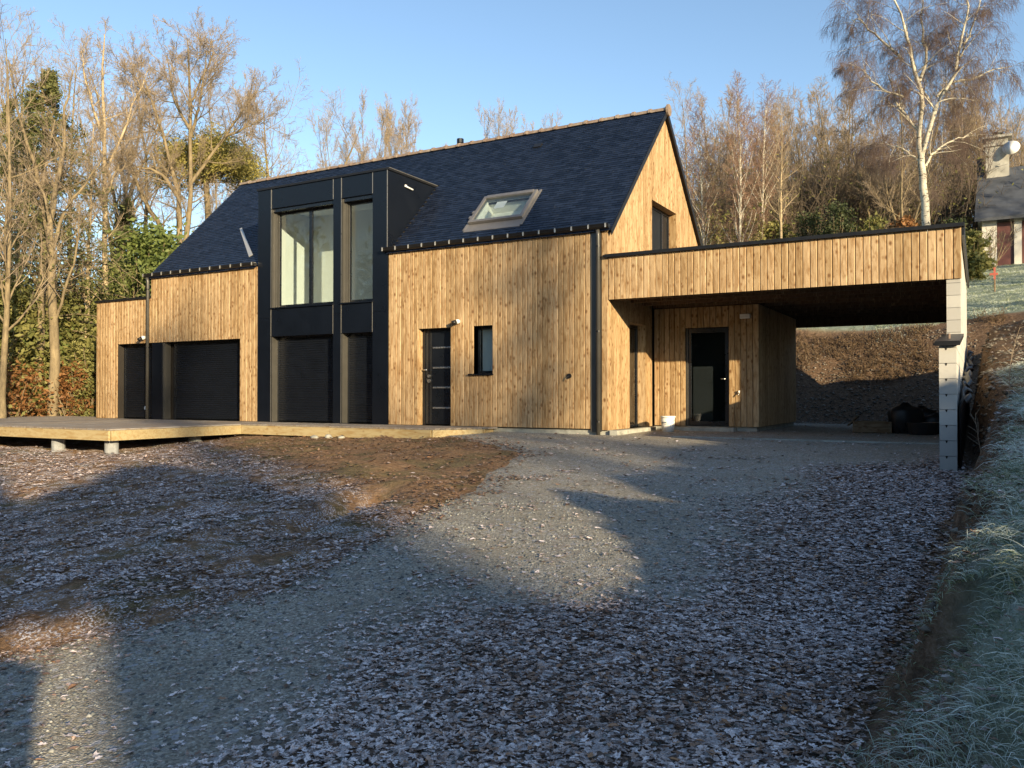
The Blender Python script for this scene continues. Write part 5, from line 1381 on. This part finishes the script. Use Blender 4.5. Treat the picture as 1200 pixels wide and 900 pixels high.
def wedge(z0, z1, l0, l1, dens, smin=.05):
    A = (z1-z0)*(l1-l0); n = int(A*dens); Z = rs.uniform(z0, z1, n); L = rs.uniform(l0, l1, n)
    X = 6.356-.4924*Z+.8704*L; Y = -15.097+.8704*Z+.4924*L; sd = sdist(X, Y)
    ymid = ss((Y+11)/1.5)*.30; k = (sd > smin+ymid+.12*n2(X, Y, 5, 44)) & (rs.rand(n) < .35+.65*ss((sd-ymid)/.4)) & (n2(X, Y, 2.5, 45) > -.75)
    k &= ~((Y > -3.4) & (sd < .5)); return X[k], Y[k]
X, Y = wedge(1.2, 5.2, .5, 4.4, 9000); blades(X, Y, .05, .15, .0021, 81, 'frosted_grass', 'frosted tangled grass on the near right bank', .42)
X, Y = wedge(5.2, 9.5, 2.3, 7.2, 3600); blades(X, Y, .06, .17, .0028, 82, 'frosted_grass', 'frosted grass on the right bank beside the drive', .6)
X, Y = wedge(9.5, 14, 5.5, 10, 700); blades(X, Y, .08, .24, .004, 83, 'frosted_grass', 'frosted grass and dead stalks on the upper bank', .5)
# sparse dark grass tufts at the bank foot
n = 5000; Z = rs.uniform(2, 8, n); L = rs.uniform(.3, 4.4, n); X = 6.356-.4924*Z+.8704*L; Y = -15.097+.8704*Z+.4924*L; sd = sdist(X, Y)
k = (sd > -.45) & (sd < .25) & (n2(X, Y, 7, 46) > .25); blades(X[k], Y[k], .03, .09, .0022, 84, 'grass_tufts', 'dark green grass tufts at the foot of the bank', .12, 3)
# lawn on the hill, patchy
n = 60000; Z = rs.uniform(24, 44, n); L = rs.uniform(.44, .64, n)*Z; X = 6.356-.4924*Z+.8704*L; Y = -15.097+.8704*Z+.4924*L
blades(X, Y, .04, .10, .006, 85, 'lawn_grass', 'frosted lawn below the neighbouring house', .35, 2)
# tall dead stalks on the bank
rs2 = np.random.RandomState(90)
for i, (px, Z) in enumerate(((1181, 10.5), (1150, 9.8))):
    x, y = at(px, Z); z0 = zg(x, y)
    P1, R1 = paths(np.array([[0, 0, 0.]]), np.array([[.1, 0, 1.]]), np.array([.95-.3*i]), np.array([.006]), np.array([.003]), 6, rs2, .08)
    S, D, L, R = spawn(P1, R1, 9, rs2, .25, 1, 40, .25, np.array([.9]), .6); P2, R2 = paths(S, D, L, np.full(len(S), .003), np.full(len(S), .002), 3, rs2, .15)
    o = link('dead_stalk', mesh_np('dead_stalk', *join([tubes(P1, R1, 4), tubes(P2, R2, 3)]), M['twig']), (x, y, z0)); tag(o, ['tallest dead weed stalk on the bank near the right edge', 'shorter dead weed stalk on the bank beside the block wall'][i], 'weed')
# loose gravel grit on the drive and rubble on the banks
def grit(X, Y, s0, s1, name, label, mat, seed, up=.0):
    rs = np.random.RandomState(seed); n = len(X); base = np.array([[1,0,0],[-1,0,0],[0,1,0],[0,-1,0],[0,0,1],[0,0,-1]], float)
    F0 = np.array([[0,2,4],[2,1,4],[1,3,4],[3,0,4],[2,0,5],[1,2,5],[3,1,5],[0,3,5]])
    s = (s0+(s1-s0)*rs.rand(n)**2.2)[:, None, None]; J = rs.uniform(.6, 1.3, (n, 6, 3))*np.array([1, 1, .6]); az = rs.rand(n)
    B = base[None]*J*s; c, q = np.cos(az*6.28)[:, None], np.sin(az*6.28)[:, None]
    V = np.stack([B[..., 0]*c-B[..., 1]*q, B[..., 0]*q+B[..., 1]*c, B[..., 2]], -1)+np.stack([X, Y, ground_z(X, Y)+up], -1)[:, None]
    F = (F0[None]+(np.arange(n)*6)[:, None, None]).reshape(-1, 3)
    me = mesh_np(name, V.reshape(-1, 3), F, M[mat]); t = rs.rand(n, 1)*np.ones((n, 6)); set_attr(me, 'tone', np.stack([t, t, t, t], -1).reshape(-1, 4))
    o = link(name, me, (0, 0, 0)); tag(o, label, 'stones', kind='stuff')
t = NT('loose_stone'); a = t.sep(t.attr('tone')); t.set(t.ramp(a[0], [(0, (.07,.06,.05)), (.5, (.16,.14,.115)), (.85, (.20,.175,.14)), (1, (.31,.28,.24))]), .9, 0, .2); M['stone'] = t.m
t = NT('grit_stone'); a = t.sep(t.attr('tone')); t.set(t.ramp(a[0], [(0, (.09,.095,.095)), (.6, (.18,.19,.185)), (1, (.36,.36,.34))]), .9, 0, .2); M['grit'] = t.m
n = 9000; X = rs.uniform(-4, 6.3, n); Y = rs.uniform(7.9, 11.6, n); grit(X, Y, .012, .06, 'bank_rubble', 'stones and clods on the earth bank behind the carport', 'stone', 91)
n = 3500; X = rs.uniform(6.3, 9.5, n); Y = rs.uniform(-3, 9, n); grit(X, Y, .012, .07, 'bank_rubble', 'stones and clods on the brown bank beside the block wall', 'stone', 92)
n = 9000; Z = rs.uniform(2, 11.5, n); L = rs.uniform(.3, 6.5, n); X = 6.356-.4924*Z+.8704*L; Y = -15.097+.8704*Z+.4924*L; sd = sdist(X, Y)
k = (sd > -.22) & (sd < .42); grit(X[k], Y[k], .008, .04, 'bank_clods', 'earth clods along the cut foot of the right bank', 'stone', 94)
n = 26000; Z = np.sqrt(rs.uniform(2.2**2, 9**2, n)); L = rs.uniform(-.7, .6, n)*Z; X = 6.356-.4924*Z+.8704*L; Y = -15.097+.8704*Z+.4924*L
k = (edge_d(X, Y) < 0) & (sdist(X, Y) < -.1); grit(X[k], Y[k], .003, .021, 'drive_grit', 'loose chippings on the gravel drive', 'grit', 93, .012)
# ------------------------------------------------------------ woods behind the photographer, plus unseen hedges shaped to shade the drive
SH = np.array([.8446, -.5356]); PU = np.array([.5356, .8446])
def us(u, s): # a point from the distance across (u) and towards (s) the sun
    return PU[0]*u+SH[0]*s, PU[1]*u+SH[1]*s
def leafy_row(name, label, s, us_, tops, n, size, seed, mat, base=None, gaps=(), thick=.8, cat='hedge'):
    rs = np.random.RandomState(seed); u0, u1 = us_[0], us_[-1]
    u = rs.uniform(u0, u1, n*2); top = np.interp(u, us_, tops)
    gz = np.array([float(v) for v in ground_z(*us(u, s))]) if base is None else np.full(n*2, base)
    z = gz+(top-gz)*(rs.rand(n*2)**.8); z = np.minimum(z, top+.03*rs.normal(0, 1, n*2))
    keep = np.ones(n*2, bool)
    for (a, b, c, d) in gaps: keep &= ~((u > a) & (u < b) & (z > c) & (z < d))
    u = u[keep][:n]; z = z[keep][:n]; X, Y = us(u, s+rs.uniform(-thick/2, thick/2, len(u)))
    c0 = np.array(us((u0+u1)/2, s)); z0 = float(ground_z(c0[0], c0[1]))
    r = empty(name, (c0[0], c0[1], z0), label, cat)
    V, F, T = leaves(np.zeros((1, 3)), len(u), size, rs, .55, 0.0, .0)
    V = (V.reshape(-1, 4, 3)+np.stack([X-c0[0], Y-c0[1], z-z0], -1)[:, None]).reshape(-1, 3)
    me = mesh_np('foliage', V, F, M[mat]); set_attr(me, 'tone', T); link('foliage', me, (c0[0], c0[1], z0), r)
    k = max(6, int((u1-u0)*2.5)); uu = np.linspace(u0+.1, u1-.1, k)+rs.normal(0, .08, k)
    okk = np.array([not any(a-.05 < q < b+.05 for (a, b, c, d) in gaps) for q in uu]); uu = uu[okk]; k = len(uu)
    X, Y = us(uu, s); zz = ground_z(X, Y); S = np.stack([X-c0[0], Y-c0[1], zz-z0-.1], -1); hh = np.interp(uu, us_, tops)-zz-.3
    P1, R1 = paths(S, rs.normal(0, .06, (k, 3))+[0, 0, 1], hh, np.full(k, .035), np.full(k, .01), 6, rs, .03, .02)
    link('stem', mesh_np('stem', *tubes(P1, R1, 5), M['bark'], True), (c0[0], c0[1], z0), r)
leafy_row('shade_hedge', 'dense uneven hedge added behind the photographer, shaped to shade the near drive', 20.0,  # added unseen foliage, skyline and gap shaped for the shadow edge on the drive
          [-6.95, -6.6, -6.25, -5.9, -5.5, -5.1, -4.75, -4.5, -4.1, -3.85, -3.4, -2.9, -2.5, -2.1, -1.7, -1.3, -.8, -.2, .4, .9, 2, 4, 7],
          [2.2, 1.95, 1.9, 2.0, 2.15, 2.4, 2.75, 3.05, 2.9, 2.75, 3.2, 3.25, 3.3, 3.35, 3.5, 3.75, 3.9, 3.95, 4.0, 4.0, 4.4, 4.6, 4.4],
          26000, .10, 101, 'ivy', gaps=((-5.6, -4.95, 1.45, 1.8),))
leafy_row('tall_shade_hedge', 'taller ragged hedge added beyond the first, shaped to shade the leafy ground', 36.0,  # added unseen foliage, its gap cut to let one strip of sun through
          [-16, -14, -12.5, -11, -10.3, -9.9, -9.5, -9.1, -8.6, -8.1, -7.6, -7.2, -6.95, -6.8, -6.4],
          [10.0, 9.6, 9.9, 9.5, 8.3, 7.7, 8.0, 8.1, 8.6, 8.6, 8.1, 7.6, 7.1, 5.6, 4.2],
          46000, .14, 102, 'ivy', gaps=((-9.95, -9.12, -3, 6.2),), cat='hedge')
# bare trees towards the sun: soft dapples on the front of the house
for i, (u, s, k, sc_, lab) in enumerate([(-6.0, 62, 'slim', 1.15, 'slim bare tree beyond the hedges behind the photographer, left one'), (-1.6, 70, 'slim2', 1.2, 'twin stemmed bare tree beyond the hedges behind the photographer'), (-12, 66, 'slim', 1.2, 'slim bare tree beyond the tall added hedge behind the photographer')]):
    x, y = us(u, s); plant(k, 'bare_tree', x, y, i*2., sc_, label=lab, group='bare trees behind the photographer')
for i, (x, y, k, sc_, lab) in enumerate([(21, 6, 'hazedark', .8, 'dark bare tree on the hill right of the picture, nearest one'), (27, 13, 'haze', .9, 'brown bare tree on the hill right of the picture, middle one'), (24, 24, 'hazedark', .8, 'dark bare tree on the hill right of the picture, farthest one')]):
    plant(k, 'bare_tree', x, y, i*1.1, sc_, label=lab, group='bare trees on the hill out of view')
def ivy_tree(u, s, H, r, n, seed, label):  # ivy clad trees added out of view for soft dapples on the house
    rs = np.random.RandomState(seed); x, y = us(u, s); z0 = zg(x, y)-.1; root = empty('ivy_clad_tree', (x, y, z0), label, 'tree')
    T, TR = paths(np.zeros((1, 3)), np.array([[0, 0, 1.]]), np.array([H]), np.array([.2]), np.array([.05]), 12, rs, .02, .03)
    S, D, L, R = spawn(T, TR, 26, rs, .3, 1, 45, .13, np.array([H]), .5); P1, R1 = paths(S, D, L, R, R*.3, 5, rs, .1, .06)
    link('trunk', mesh_np('trunk', *join([tubes(T, TR, 8), tubes(P1, R1, 4)]), M['bark'], True), (x, y, z0), root)
    V, F, Tn = leaves(np.concatenate([T[0, 4:], P1[:, :3].reshape(-1, 3)]), n, .13, rs, .6, r); me = mesh_np('ivy', V, F, M['ivy']); set_attr(me, 'tone', Tn); link('ivy', me, (x, y, z0), root)
ivy_tree(-.55, 60, 19.5, .32, 1400, 111, 'ivy clad tree beyond the hedges, added to dapple the right of the house front')
ivy_tree(-7.3, 64, 21, .35, 1100, 112, 'ivy clad tree beyond the hedges, added to dapple the left of the house front')
ivy_tree(-1.9, 66, 17.5, .26, 700, 113, 'lower ivy clad tree beyond the hedges, added to dapple the wall by the entrance door')
gp = empty('shadow_post', (*us(-9.72, 16.0), zg(*us(-9.72, 16.0))), 'timber post added just behind the photographer to cast a sharp shadow edge', 'post')
gx_, gy_ = us(-9.72, 16.0); gz_ = zg(gx_, gy_)  # unseen post, added only for its shadow edge on the near ground
MB().box(gx_-.17, gy_-.17, gz_-.3, gx_+.17, gy_+.17, 1.02).build('shaft', M['oldwood'], gp, bevel=.01)
MB().box(gx_-.19, gy_-.19, 1.021, gx_+.19, gy_+.19, 1.06).build('cap', M['oldwood'], gp)
brush('woodland_brush', [(-52, -2), (-40, -16), (-28, -30), (-8, -42), (18, -52)], 12, 1100, 71, 'dense wood across the field in front of the house', 'twig_dark', .03, ('ivy', 60000))
for i, (x, y) in enumerate([(-36, -14), (-31, -20), (-26, -27), (-20, -31), (-12, -36), (-42, -8), (-4, -40), (6, -44)]):
    plant(['oak', 'haze', 'hazedark'][i % 3], 'bare_tree', x, y, i*1.9, .95, label=['bare tree at the wood edge opposite the house, '+q for q in ('behind the tall added hedge', 'second from the far left', 'third from the far left', 'fourth from the far left', 'due south of the terrace corner', 'farthest to the left', 'nearest the drive', 'last one before the hedges')][i], group='bare trees opposite the house')
